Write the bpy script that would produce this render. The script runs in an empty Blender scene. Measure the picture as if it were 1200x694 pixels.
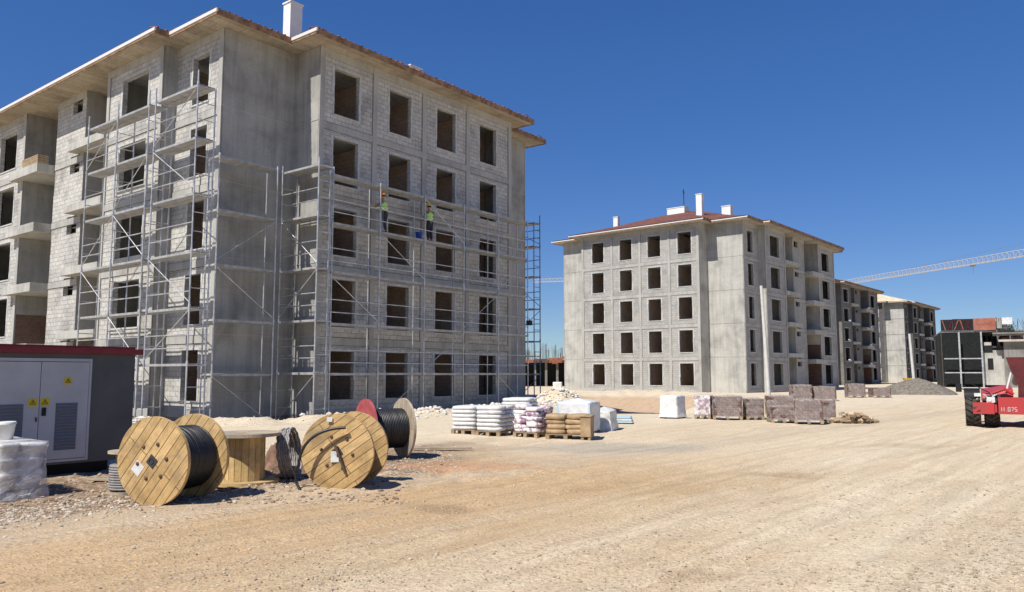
import bpy, math, random
from mathutils import Vector, Matrix, geometry, noise
R = math.radians
rnd = random.Random(7)
S = bpy.context.scene
COL = S.collection

# ------------------------------------------------------------------ helpers
def tag(o, label=None, cat=None, group=None, kind=None):
    if label: o['label'] = label
    if cat: o['category'] = cat
    if group: o['group'] = group
    if kind: o['kind'] = kind
    return o

def empty(name, loc=(0, 0, 0), rz=0.0, label=None, cat=None, group=None):
    o = bpy.data.objects.new(name, None)
    COL.objects.link(o)
    o.location = loc
    o.rotation_euler = (0, 0, rz)
    o.empty_display_size = .3
    return tag(o, label, cat, group)

def kids(o):
    return [c for c in COL.objects if c.parent == o]

def copy_tree(o, parent=None):
    c = o.copy()
    COL.objects.link(c)
    c.parent = parent
    for ch in kids(o):
        copy_tree(ch, c)
    return c

class MB:
    """collects polygons and links them as ONE mesh object"""
    def __init__(s, flipx=False):
        s.v = []; s.f = []; s.sm = []; s.uv = []; s.flip = flipx; s.mi = []; s.cur = 0
    def poly(s, pts, smooth=False, uv=None):
        n = len(s.v)
        s.v += [tuple(p) for p in pts]
        s.f.append(tuple(range(n, n + len(pts)))); s.sm.append(smooth); s.uv.append(uv); s.mi.append(s.cur)
    def faces(s, verts, faces, smooth=False):
        n = len(s.v)
        s.v += [tuple(p) for p in verts]
        for f in faces:
            s.f.append(tuple(i + n for i in f)); s.sm.append(smooth); s.uv.append(None); s.mi.append(s.cur)
    def box(s, a, b, M=None):
        x0, y0, z0 = min(a[0], b[0]), min(a[1], b[1]), min(a[2], b[2])
        x1, y1, z1 = max(a[0], b[0]), max(a[1], b[1]), max(a[2], b[2])
        vs = [(x0, y0, z0), (x1, y0, z0), (x1, y1, z0), (x0, y1, z0), (x0, y0, z1), (x1, y0, z1), (x1, y1, z1), (x0, y1, z1)]
        if M is not None: vs = [M @ Vector(p) for p in vs]
        s.faces(vs, [(0, 3, 2, 1), (4, 5, 6, 7), (0, 1, 5, 4), (1, 2, 6, 5), (2, 3, 7, 6), (3, 0, 4, 7)])
        return s
    def tube(s, p0, p1, r, n=6, r1=None, caps=True):
        p0 = Vector(p0); p1 = Vector(p1); r1 = r if r1 is None else r1
        d = (p1 - p0).normalized()
        a = d.orthogonal().normalized(); b = d.cross(a)
        vs = []
        for p, rr in ((p0, r), (p1, r1)):
            for i in range(n):
                t = 2 * math.pi * i / n
                vs.append(p + a * math.cos(t) * rr + b * math.sin(t) * rr)
        fs = [(i, (i + 1) % n, n + (i + 1) % n, n + i) for i in range(n)]
        s.faces(vs, fs, smooth=n > 5)
        if caps:
            s.poly([vs[i] for i in range(n)][::-1]); s.poly([vs[n + i] for i in range(n)])
        return s
    def path(s, pts, r, n=7):
        for a, b in zip(pts, pts[1:]): s.tube(a, b, r, n)
        return s
    def lathe(s, prof, n=32, M=None, smooth=True, hole=False):
        """profile [(r, z)] round the z axis"""
        vs = []
        for r, z in prof:
            for i in range(n):
                t = 2 * math.pi * i / n
                p = Vector((r * math.cos(t), r * math.sin(t), z))
                vs.append(M @ p if M is not None else p)
        fs = []
        for k in range(len(prof) - 1):
            for i in range(n):
                j = (i + 1) % n
                fs.append((k * n + i, k * n + j, (k + 1) * n + j, (k + 1) * n + i))
        s.faces(vs, fs, smooth=smooth)
        return s
    def blob(s, c, rad, nx=10, ny=6, pw=.6, M=None, jit=0.0, seed=0):
        """a superellipsoid, used for sacks, heads and lumps"""
        vs = []; fs = []
        def sp(x): return math.copysign(abs(x) ** pw, x)
        for j in range(ny + 1):
            ph = -math.pi / 2 + math.pi * j / ny
            for i in range(nx):
                th = 2 * math.pi * i / nx
                p = Vector((sp(math.cos(ph)) * sp(math.cos(th)) * rad[0], sp(math.cos(ph)) * sp(math.sin(th)) * rad[1], sp(math.sin(ph)) * rad[2]))
                if jit:
                    p *= 1 + jit * noise.noise(p * 4 + Vector((seed * 3.1, seed * 1.7, seed)))
                p = p + Vector(c)
                vs.append(M @ p if M is not None else p)
        for j in range(ny):
            for i in range(nx):
                k = (i + 1) % nx
                fs.append((j * nx + i, j * nx + k, (j + 1) * nx + k, (j + 1) * nx + i))
        s.faces(vs, fs, smooth=True)
        return s
    def build(s, name, mat, parent=None, uvs=True):
        me = bpy.data.meshes.new(name)
        vs, fs = s.v, s.f
        if s.flip:
            vs = [(-x, y, z) for x, y, z in vs]
            fs = [tuple(reversed(f)) for f in fs]
        me.from_pydata(vs, [], fs)
        mats = mat if isinstance(mat, (list, tuple)) else [mat]
        for m in mats: me.materials.append(m)
        if len(mats) > 1: me.polygons.foreach_set('material_index', s.mi)
        me.polygons.foreach_set('use_smooth', s.sm)
        if uvs:
            ul = me.uv_layers.new(name='UVMap')
            data = ul.data
            mv = me.vertices
            for p in me.polygons:
                n = p.normal; ax = abs(n.x); ay = abs(n.y); az = abs(n.z)
                own = s.uv[p.index]
                for q, li in enumerate(p.loop_indices):
                    c = mv[me.loops[li].vertex_index].co
                    if own is not None: data[li].uv = own[q] if not s.flip else own[len(own) - 1 - q]
                    elif az > ax and az > ay: data[li].uv = (c.x, c.y)
                    elif ax > ay: data[li].uv = (c.y, c.z)
                    else: data[li].uv = (c.x, c.z)
        me.update()
        o = bpy.data.objects.new(name, me)
        COL.objects.link(o)
        o.parent = parent
        return o

# ------------------------------------------------------------------ materials
def mat(name, col=(.5, .5, .5), rough=.8, metal=0.0, spec=.3):
    m = bpy.data.materials.new(name); m.use_nodes = True
    b = m.node_tree.nodes['Principled BSDF']
    b.inputs['Base Color'].default_value = (*col, 1)
    b.inputs['Roughness'].default_value = rough
    b.inputs['Metallic'].default_value = metal
    b.inputs['Specular IOR Level'].default_value = spec
    return m

class NT:
    def __init__(s, m):
        s.t = m.node_tree; s.b = s.t.nodes['Principled BSDF']
    def n(s, typ, **kw):
        nd = s.t.nodes.new(typ)
        for k, v in kw.items():
            if k in nd.inputs: 
                if hasattr(v, 'is_linked'): s.t.links.new(v, nd.inputs[k])
                else: nd.inputs[k].default_value = v
            else: setattr(nd, k, v)
        return nd
    def l(s, a, b): s.t.links.new(a, b)
    def coord(s, which='Object', scale=(1, 1, 1), rot=(0, 0, 0)):
        tc = s.n('ShaderNodeTexCoord'); mp = s.n('ShaderNodeMapping')
        mp.inputs['Rotation'].default_value = rot
        s.l(tc.outputs[which], mp.inputs['Vector'])
        if tuple(scale) == (1, 1, 1): return mp.outputs[0]
        m2 = s.n('ShaderNodeMapping'); m2.inputs['Scale'].default_value = scale      # turned first, stretched after
        s.l(mp.outputs[0], m2.inputs['Vector']); return m2.outputs[0]
    def noise(s, vec, scale, detail=4, rough=.55, dist=0.0):
        nd = s.n('ShaderNodeTexNoise'); s.l(vec, nd.inputs['Vector'])
        nd.inputs['Scale'].default_value = scale; nd.inputs['Detail'].default_value = detail
        nd.inputs['Roughness'].default_value = rough; nd.inputs['Distortion'].default_value = dist
        return nd.outputs['Fac']
    def ramp(s, fac, stops, interp='LINEAR'):
        nd = s.n('ShaderNodeValToRGB'); s.l(fac, nd.inputs[0])
        cr = nd.color_ramp; cr.interpolation = interp
        while len(cr.elements) < len(stops): cr.elements.new(.5)
        for e, (p, c) in zip(cr.elements, stops):
            e.position = p; e.color = (*c, 1) if len(c) == 3 else c
        return nd.outputs[0]
    def mix(s, fac, a, b, typ='MIX'):
        nd = s.n('ShaderNodeMix', data_type='RGBA', blend_type=typ)
        for sock, val in ((nd.inputs[0], fac), (nd.inputs[6], a), (nd.inputs[7], b)):
            if hasattr(val, 'is_linked'): s.l(val, sock)
            elif isinstance(val, (int, float)): sock.default_value = val
            else: sock.default_value = (*val, 1)
        return nd.outputs[2]
    def math(s, op, a, b=0.0, c=0.0):
        nd = s.n('ShaderNodeMath', operation=op)
        for i, val in enumerate((a, b, c)):
            if hasattr(val, 'is_linked'): s.l(val, nd.inputs[i])
            else: nd.inputs[i].default_value = val
        return nd.outputs[0]
    def bump(s, h, strength=.3, dist=.02):
        nd = s.n('ShaderNodeBump'); s.l(h, nd.inputs['Height'])
        nd.inputs['Strength'].default_value = strength; nd.inputs['Distance'].default_value = dist
        s.l(nd.outputs[0], s.b.inputs['Normal'])
    def color(s, c): s.l(c, s.b.inputs['Base Color'])

def g(v): return (v, v, v)

def block_mat(name, c1, c2, mortar, bw=.40, bh=.20, ms=.012, stain=.35):
    m = mat(name, rough=.92, spec=.15); t = NT(m)
    uv = t.coord('UV')
    br = t.n('ShaderNodeTexBrick'); t.l(uv, br.inputs['Vector'])
    br.inputs['Scale'].default_value = 1; br.inputs['Brick Width'].default_value = bw
    br.inputs['Row Height'].default_value = bh; br.inputs['Mortar Size'].default_value = ms
    br.inputs['Mortar Smooth'].default_value = .3; br.inputs['Bias'].default_value = -.1
    br.inputs['Color1'].default_value = (*c1, 1); br.inputs['Color2'].default_value = (*c2, 1)
    br.inputs['Mortar'].default_value = (*mortar, 1)
    ob = t.coord('Object')
    big = t.noise(ob, .7, 5, .65)
    fine = t.noise(ob, 9, 4, .7)
    st = t.ramp(big, [(.32, g(1 - stain)), (.52, g(1)), (.75, g(1 + stain * .35))])
    c = t.mix(1.0, br.outputs['Color'], st, 'MULTIPLY')
    c = t.mix(.5, c, t.ramp(fine, [(.35, g(.7)), (.6, g(1.15))]), 'MULTIPLY')
    t.color(c)
    h = t.math('SUBTRACT', t.math('MULTIPLY', fine, .35), br.outputs['Fac'])
    t.bump(h, .5, .012)
    return m

def concrete_mat(name, c, stain=.3, panel=True, bump=.25):
    m = mat(name, rough=.85, spec=.2); t = NT(m)
    ob = t.coord('Object')
    ver = t.coord('Object', scale=(3.0, 3.0, .22))
    a = t.noise(ob, .55, 6, .62, .4); b = t.noise(ver, 1.2, 4, .6); f = t.noise(ob, 18, 3, .7)
    col = t.mix(1.0, c, t.ramp(a, [(.3, g(1 - stain)), (.5, g(1)), (.72, g(1 + stain * .6))]), 'MULTIPLY')
    col = t.mix(.45, col, t.ramp(b, [(.36, g(1 - stain)), (.55, g(1.05))]), 'MULTIPLY')
    col = t.mix(.4, col, t.ramp(f, [(.3, g(.75)), (.65, g(1.15))]), 'MULTIPLY')
    if panel:
        uv = t.coord('UV')
        br = t.n('ShaderNodeTexBrick', offset=0.0); t.l(uv, br.inputs['Vector'])
        br.inputs['Scale'].default_value = 1; br.inputs['Brick Width'].default_value = 1.22
        br.inputs['Row Height'].default_value = 1.0; br.inputs['Mortar Size'].default_value = .007
        br.inputs['Color1'].default_value = (1, 1, 1, 1); br.inputs['Color2'].default_value = (.9, .9, .9, 1)
        br.inputs['Mortar'].default_value = (.8, .8, .8, 1)
        col = t.mix(.7, col, br.outputs['Color'], 'MULTIPLY')
    t.color(col); t.bump(t.math('ADD', a, t.math('MULTIPLY', f, .2)), bump, .02)
    return m

def noisy(name, c1, c2, scale=6, rough=.8, metal=0, spec=.3, bump=.2, dist=.01, lo=.35, hi=.65, detail=4, coord='Object', cs=(1, 1, 1)):
    m = mat(name, rough=rough, metal=metal, spec=spec); t = NT(m)
    v = t.coord(coord, scale=cs)
    f = t.noise(v, scale, detail, .6)
    t.color(t.ramp(f, [(lo, c1), (hi, c2)]))
    if bump: t.bump(f, bump, dist)
    return m

def plank_mat(name, c1, c2, gap, w=.11, stain=.3, coord='UV', rot=0.0):
    m = mat(name, rough=.75, spec=.25); t = NT(m)
    uv = t.coord(coord, rot=(0, 0, rot))
    br = t.n('ShaderNodeTexBrick', offset=.37); t.l(uv, br.inputs['Vector'])
    br.inputs['Scale'].default_value = 1; br.inputs['Brick Width'].default_value = 7
    br.inputs['Row Height'].default_value = w; br.inputs['Mortar Size'].default_value = .005
    br.inputs['Bias'].default_value = 0
    br.inputs['Color1'].default_value = (*c1, 1); br.inputs['Color2'].default_value = (*c2, 1); br.inputs['Mortar'].default_value = (*gap, 1)
    gr = t.coord(coord, scale=(2, 40, 2), rot=(0, 0, rot)); n1 = t.noise(gr, 1.0, 5, .65)
    n2 = t.noise(t.coord('Object'), 3.5, 4, .6)
    c = t.mix(.55, br.outputs['Color'], t.ramp(n1, [(.3, g(.6)), (.6, g(1.15))]), 'MULTIPLY')
    c = t.mix(1, c, t.ramp(n2, [(.3, g(1 - stain)), (.55, g(1.05))]), 'MULTIPLY')
    wear = t.math('MULTIPLY', t.ramp(t.noise(t.coord('Object', scale=(1, 1, 1)), 2.1, 6, .7, .6), [(.50, g(0)), (.66, g(.75))]), 1.0)
    c = t.mix(wear, c, (c2[0] * .62, c2[1] * .70, c2[2] * 1.0))
    spk = t.ramp(t.noise(t.coord('Object'), 22, 3, .7), [(.62, g(1)), (.72, g(.55))]); c = t.mix(.8, c, spk, 'MULTIPLY')
    t.color(c); t.bump(t.math('SUBTRACT', t.math('MULTIPLY', n1, .3), br.outputs['Fac']), .5, .008)
    return m

M = {}
M['block'] = block_mat('aerated block', (.52, .505, .465), (.42, .41, .38), (.25, .243, .228), ms=.012, stain=.34)
M['block2'] = block_mat('grey block', (.41, .40, .37), (.35, .34, .315), (.26, .255, .235), stain=.25)
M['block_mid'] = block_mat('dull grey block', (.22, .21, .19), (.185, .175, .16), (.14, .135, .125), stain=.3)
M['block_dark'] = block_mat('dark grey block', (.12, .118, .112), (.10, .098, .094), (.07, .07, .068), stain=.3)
M['clay'] = block_mat('clay block', (.20, .115, .085), (.155, .09, .07), (.17, .14, .12), .25, .2, .012, .25)
M['inner'] = block_mat('interior block', (.66, .51, .41), (.58, .44, .35), (.46, .37, .31), .4, .2, .012, .25)
M['conc'] = concrete_mat('concrete', (.36, .352, .325), .32)
M['conc_frame'] = concrete_mat('frame concrete', (.40, .39, .36), .25, False)
M['conc_light'] = concrete_mat('light concrete', (.45, .44, .40), .32)
M['conc_base'] = concrete_mat('foundation concrete', (.25, .235, .215), .35)
M['joint'] = noisy('dark joint', (.12, .118, .11), (.22, .215, .205), 3, .9)
M['mortar'] = noisy('mortar', (.38, .38, .37), (.54, .54, .52), 5, .9, bump=.3)
M['soffit'] = block_mat('soffit boards', (.46, .40, .31), (.36, .30, .225), (.20, .16, .12), 1.9, .52, .01, .35)
M['soffit2'] = block_mat('soffit slab', (.42, .39, .34), (.37, .34, .30), (.25, .22, .19), 2.4, 1.2, .008, .3)
M['tile'] = None
M['ply_roof'] = noisy('roof boarding', (.50, .40, .26), (.66, .57, .42), 1, .85, bump=.1)
M['white_metal'] = mat('white gutter', (.66, .65, .62), .5)
M['brown_edge'] = noisy('timber edge', (.17, .09, .05), (.36, .22, .13), 3, .85)
M['white_render'] = noisy('white render', (.70, .69, .66), (.80, .79, .77), 2, .8, bump=.1)
M['galv'] = noisy('galvanised tube', (.36, .365, .37), (.62, .62, .62), 3, .45, .55, .5, 0)
M['galv_blue'] = noisy('blue grey tube', (.10, .125, .17), (.20, .24, .30), 3, .5, .3, .5, 0)
M['deck'] = noisy('deck steel', (.30, .30, .295), (.46, .455, .44), 4, .6, .35, .4, .1)
M['deck_wood'] = plank_mat('deck timber', (.36, .29, .19), (.28, .22, .15), (.08, .06, .05), .2)
M['pine'] = plank_mat('pine planks', (.62, .44, .20), (.50, .345, .15), (.13, .08, .035), .105)

M['pine2'] = plank_mat('pine planks broad', (.60, .41, .19), (.46, .30, .125), (.10, .06, .03), .125, .42)
M['pine_old'] = plank_mat('weathered planks', (.47, .39, .28), (.38, .31, .22), (.11, .08, .05), .11)
M['ply'] = plank_mat('pallet wood', (.42, .31, .19), (.33, .24, .14), (.10, .07, .04), .12)
M['black'] = noisy('black cable', (.010, .011, .012), (.02, .02, .021), 20, .45, 0, .5, .1)
M['grey_cable'] = noisy('grey conduit', (.20, .19, .18), (.32, .30, .28), 12, .6)
M['steel_dark'] = mat('dark steel', (.07, .07, .075), .55, .5)
M['dark'] = mat('black plastic', (.012, .012, .013), .6)
M['rubber'] = noisy('tyre rubber', (.03, .028, .025), (.085, .075, .06), 8, .9)
M['red'] = noisy('red paint', (.34, .05, .045), (.46, .035, .038), 3, .5, 0, .4, .05, .01, .38, .65)
M['red_dark'] = noisy('dark red paint', (.07, .008, .009), (.12, .013, .014), 5, .5, 0, .5, .05)
M['red_roof'] = noisy('red sheet', (.17, .014, .018), (.22, .022, .025), 3, .5, 0, .4, .05)
M['kiosk'] = noisy('grey cladding', (.082, .084, .084), (.112, .112, .108), 1.5, .55, bump=.03)
M['kiosk_door'] = noisy('light grey door', (.40, .405, .41), (.48, .485, .49), 1.2, .5, bump=.03)
M['yellow'] = mat('yellow sticker', (.62, .47, .02), .6)
M['yellow_paint'] = noisy('yellow paint', (.36, .24, .04), (.52, .36, .07), 5, .6)
M['orange'] = mat('orange helmet', (.75, .22, .02), .4)
M['yellow_hat'] = mat('yellow helmet', (.75, .50, .03), .4)
M['vest'] = noisy('hi vis vest', (.42, .80, .10), (.55, .92, .16), 6, .8)
M['strip'] = mat('reflective strip', (.62, .64, .60), .4)
M['skin'] = mat('skin', (.40, .23, .15), .6)
M['cloth_dark'] = noisy('dark trousers', (.02, .022, .03), (.045, .048, .06), 8, .9)
M['cloth_grey'] = noisy('grey green shirt', (.13, .15, .12), (.20, .22, .18), 8, .9)
M['blue'] = mat('blue plastic', (.02, .06, .38), .45)
M['glass'] = mat('cab glass', (.03, .04, .045), .08, 0, .6)
M['sack_white'] = noisy('white woven sacks', (.52, .52, .51), (.68, .68, .66), 7, .6, 0, .4, .5, .02)
M['sack_purple'] = noisy('printed sacks', (.30, .17, .24), (.76, .72, .72), 5.5, .6, 0, .4, .4, .02, .42, .52)
M['carton'] = noisy('brown sacks', (.30, .20, .11), (.46, .33, .19), 5, .8, 0, .3, .3)
M['white_plastic'] = noisy('white plastic', (.56, .56, .54), (.74, .74, .72), 5, .45, 0, .5, .3, .015)
M['white_plastic_dull'] = noisy('dull white pole', (.50, .49, .46), (.62, .61, .58), 2, .7)
M['grey_plastic'] = noisy('translucent sheeting', (.50, .50, .47), (.72, .71, .67), 4, .4, 0, .5, .5, .03)
M['blue_white'] = mat('pale blue boards', (.40, .56, .62), .6)
M['brick_pack'] = block_mat('packed red brick', (.20, .115, .09), (.155, .09, .075), (.09, .06, .05), .19, .09, .012, .35)
M['tarp'] = noisy('dusty reddish tarpaulin', (.13, .07, .045), (.30, .185, .13), 5, .85, bump=.8, dist=.05)
M['gravel_grey'] = noisy('grey gravel', (.12, .105, .085), (.25, .22, .175), 5, .95, bump=.9, dist=.15)
M['rust'] = noisy('rusty formwork', (.22, .07, .035), (.40, .16, .09), 3, .8)
M['rust_dark'] = noisy('brown formwork', (.07, .045, .035), (.15, .09, .06), 3, .8)
M['form_red'] = noisy('red formwork panel', (.28, .085, .05), (.40, .15, .095), 1.2, .7)
M['rebar'] = mat('rebar', (.10, .075, .065), .7)
M['frame_dark'] = noisy('shaded concrete', (.05, .048, .045), (.11, .105, .10), 2, .9)  # columns and lower slabs darkened, shade of the open storeys put into the colour
M['storey_shade'] = noisy('open storey shade', (.006, .007, .008), (.016, .018, .018), 6, .9)  # near black, stands for the shade inside the open storeys
M['crane'] = mat('white crane paint', (.48, .45, .41), .6)
M['crane_dark'] = mat('grey crane paint', (.16, .17, .18), .5)

def tile_mat():
    m = mat('terracotta tiles', rough=.8); t = NT(m)
    uv = t.coord('Object')
    w = t.n('ShaderNodeTexBrick'); t.l(uv, w.inputs['Vector'])
    w.inputs['Scale'].default_value = 1; w.inputs['Brick Width'].default_value = .24; w.inputs['Row Height'].default_value = .36
    w.inputs['Mortar Size'].default_value = .02
    w.inputs['Color1'].default_value = (.20, .085, .06, 1); w.inputs['Color2'].default_value = (.14, .06, .045, 1); w.inputs['Mortar'].default_value = (.10, .03, .02, 1)
    f = t.noise(uv, .8, 4, .6)
    t.color(t.mix(1, w.outputs['Color'], t.ramp(f, [(.3, g(.75)), (.7, g(1.25))]), 'MULTIPLY'))
    t.bump(t.math('SUBTRACT', 1.0, w.outputs['Fac']), .6, .03)
    return m
M['tile'] = tile_mat()

def pack_mat():
    """red brick seen through stretch film that is itself streaked with creases"""
    m = mat('film', (.56, .51, .48), .28, 0, .5); t = NT(m)
    v = t.coord('Object', scale=(3.5, 3.5, .8), rot=(.35, .5, 0))
    f = t.noise(v, 2.2, 5, .65, 1.0)
    t.l(t.ramp(f, [(.38, g(.18)), (.56, g(.36)), (.74, g(.66))]), t.b.inputs['Alpha'])
    t.bump(f, .8, .03)
    return m
M['film'] = pack_mat()
def film2():
    m = mat('clear film', (.80, .79, .78), .3, 0, .5); t = NT(m)
    v = t.coord('Object', scale=(1, 1, 2), rot=(.2, .3, 0))
    f = t.noise(v, 2.6, 5, .7, 1.2)
    t.l(t.ramp(f, [(.35, g(.22)), (.62, g(.75))]), t.b.inputs['Alpha'])
    t.bump(f, .9, .04)
    return m
M['film_white'] = film2()

# ------------------------------------------------------------------ camera
EYE = 1.7; F = 917.0; PITCH = math.atan(91 / 917)
cam = bpy.data.cameras.new('camera'); co = bpy.data.objects.new('camera', cam); COL.objects.link(co)
co.location = (0, 0, EYE); co.rotation_euler = (R(90) + PITCH, 0, 0)
cam.sensor_width = 36; cam.lens = 36 * F / 1200; cam.clip_start = .1; cam.clip_end = 6000
S.camera = co

def ray(x, y):
    r = Vector(((x - 600) / F, 1, -(y - 347) / F)); c, s_ = math.cos(PITCH), math.sin(PITCH)
    return Vector((r.x, r.y * c - r.z * s_, r.y * s_ + r.z * c))
def gp(x, y, z=0.0):
    """where a line of sight measured off the photograph meets the ground"""
    r = ray(x, y); t = (z - EYE) / r.z
    return Vector((r.x * t, r.y * t, z))
def sp(x, Y):
    return (x - 600) / F * Y

# ------------------------------------------------------------------ light
SUN_EL = 53.0; SUN_HEAD = 42.5          # light travels towards this heading, right of +Y
sun = bpy.data.lights.new('sun', 'SUN'); so = bpy.data.objects.new('sun', sun); COL.objects.link(so)
sun.energy = 5.0; sun.angle = R(.5); sun.color = (1, .95, .87)
d = Vector((math.sin(R(SUN_HEAD)) * math.cos(R(SUN_EL)), math.cos(R(SUN_HEAD)) * math.cos(R(SUN_EL)), -math.sin(R(SUN_EL))))
so.rotation_euler = d.to_track_quat('-Z', 'Y').to_euler(); so.location = (-20, -20, 40)
W = bpy.data.worlds.new('World'); S.world = W; W.use_nodes = True
wt = W.node_tree; bg = wt.nodes['Background']
sky = wt.nodes.new('ShaderNodeTexSky'); sky.sky_type = 'NISHITA'; sky.sun_disc = False
sky.sun_elevation = R(SUN_EL); sky.sun_rotation = R(SUN_HEAD + 180); sky.altitude = 700
sky.air_density = 1.0; sky.dust_density = .0; sky.ozone_density = 3.2
hs = wt.nodes.new('ShaderNodeHueSaturation'); hs.inputs['Saturation'].default_value = 1.5; hs.inputs['Value'].default_value = 1.0; hs.inputs['Hue'].default_value = .515
gm = wt.nodes.new('ShaderNodeGamma'); gm.inputs['Gamma'].default_value = .74
wt.links.new(sky.outputs[0], gm.inputs['Color']); wt.links.new(gm.outputs[0], hs.inputs['Color']); wtc = wt.nodes.new('ShaderNodeTexCoord'); wsx = wt.nodes.new('ShaderNodeSeparateXYZ'); wt.links.new(wtc.outputs['Generated'], wsx.inputs[0])
wmr = wt.nodes.new('ShaderNodeMapRange'); wt.links.new(wsx.outputs[2], wmr.inputs[0]); wmr.inputs[1].default_value = 0; wmr.inputs[2].default_value = .38
wr = wt.nodes.new('ShaderNodeMix'); wr.data_type = 'RGBA'; wt.links.new(wmr.outputs[0], wr.inputs[0]); wr.inputs[6].default_value = (.66, .81, 1.06, 1); wr.inputs[7].default_value = (1.0, 1.06, 1.14, 1)
wm = wt.nodes.new('ShaderNodeMix'); wm.data_type = 'RGBA'; wm.blend_type = 'MULTIPLY'; wm.inputs[0].default_value = 1
wt.links.new(hs.outputs[0], wm.inputs[6]); wt.links.new(wr.outputs[2], wm.inputs[7]); wt.links.new(wm.outputs[2], bg.inputs[0]); bg.inputs[1].default_value = .118
S.view_settings.view_transform = 'Standard'; S.view_settings.look = 'None'
S.view_settings.exposure = .27; S.view_settings.gamma = 1

# ------------------------------------------------------------------ ground
A1 = R(52)
UX, VX = Vector((math.cos(A1), math.sin(A1), 0)), Vector((-math.sin(A1), math.cos(A1), 0))
K1 = Vector((-8.002, 31.517, 0))
A2 = R(49.8)
U2, V2 = Vector((math.cos(A2), math.sin(A2), 0)), Vector((-math.sin(A2), math.cos(A2), 0))
K2 = Vector((16.88, 69.9, 0))
def sst(a, b, x):
    t = max(0.0, min(1.0, (x - a) / (b - a))); return t * t * (3 - 2 * t)
def gz(x, y):
    p = Vector((x, y, 0)); z = 0.0
    n1 = noise.noise(Vector((x * .35, y * .35, 0))); n2 = noise.noise(Vector((x * 1.3, y * 1.3, 3))); n3 = noise.noise(Vector((x * 4.5, y * 4.5, 7)))
    n4 = noise.noise(Vector((x * 13, y * 13, 1)))
    dist = math.hypot(x, y)
    amp = 1 if dist < 60 else .5
    z += amp * (.045 * n1 + .022 * n2 + .012 * n3) + (.006 * n4 if dist < 25 else 0)
    # wheel ruts running with the lane
    al = (p - Vector((0, 9, 0))).dot(Vector((math.sin(R(42)), math.cos(R(42)), 0))); ac = (p - Vector((0, 9, 0))).dot(Vector((math.cos(R(42)), -math.sin(R(42)), 0)))
    if dist < 60:
        for c0 in (.6, 2.5, 5.0, 6.9, -.9):
            c1 = c0 + .35 * math.sin(al * .13 + c0)
            z -= .045 * math.exp(-((ac - c1) / .24) ** 2); z += .022 * math.exp(-((ac - c1 - .5) / .2) ** 2)
    # trench and spoil round the first building
    q = p - K1; a = q.dot(UX); b = q.dot(VX)
    if -9 < a < 22 and -8 < b < 34:
        dx = max(-4.2 - a, 0, a - 16.6); dy = max(0 - b, 0)
        dd = math.hypot(dx, dy)
        z += -.55 * (1 - sst(.9, 1.9, dd))
        z += .26 * math.exp(-((dd - 2.9) / .8) ** 2) * (.6 + 1.1 * noise.noise(Vector((x * .8, y * .8, 11))) + .5 * abs(noise.noise(Vector((x * 3, y * 3, 2)))))
    # hollow and bank in front of the second building
    if y > 30:
        q_ = x / y
        wx = sst(.075, .10, q_) * (1 - sst(.20, .27, q_))
        z -= 1.05 * wx * sst(33.5, 41, y) * (1 - sst(56, 61.5, y))
        wl = sst(-.03, .02, q_) * (1 - sst(.09, .12, q_))
        z += .62 * wl * math.exp(-((y - 41.5) / 2.2) ** 2) * (1 + .8 * n2 + .4 * n1)
        z += .22 * sst(.0, .05, q_) * (1 - sst(.25, .3, q_)) * math.exp(-((y - 64) / 3.0) ** 2) * (1 + n1 + n2)
    # dug soil behind the drums
    w3 = math.exp(-(((x + 4) / 4.2) ** 2 + ((y - 13.6) / 1.6) ** 2))
    z += .10 * w3 * (n2 + .8 * n3 + .4)
    return z

def axis(lo, hi, c, fine, grow, maxs=400):
    out = [c]; s_ = fine; x = c
    while x < hi:
        s_ = fine if x < c + 9 else s_ * grow
        x += min(s_, maxs); out.append(x)
    x = c; s_ = fine
    while x > lo:
        s_ = fine if x > c - 9 else s_ * grow
        x -= min(s_, maxs); out.append(x)
    return sorted(out)
def line(segs):
    out = [segs[0][0]]
    for a, b, st in segs:
        n = max(1, int(round((b - a) / st)))
        out += [a + (b - a) * (i + 1) / n for i in range(n)]
    return out
gx = line([(-3000, -400, 650), (-400, -60, 48), (-60, -22, 2.2), (-22, -11, .4), (-11, 10, .085), (10, 24, .3), (24, 70, 2), (70, 400, 45), (400, 3000, 650)])
gy = line([(-200, -5, 30), (-5, 3.4, .8), (3.4, 14.5, .085), (14.5, 26, .2), (26, 60, .5), (60, 90, 2), (90, 400, 31), (400, 5000, 700)])
nx, ny = len(gx), len(gy)
verts = [(x, y, gz(x, y)) for y in gy for x in gx]
fcs = [(j * nx + i, j * nx + i + 1, (j + 1) * nx + i + 1, (j + 1) * nx + i) for j in range(ny - 1) for i in range(nx - 1)]
me = bpy.data.meshes.new('ground'); me.from_pydata(verts, [], fcs)
me.polygons.foreach_set('use_smooth', [True] * len(fcs))
ground = bpy.data.objects.new('ground', me); COL.objects.link(ground); tag(ground, kind='structure')
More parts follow.
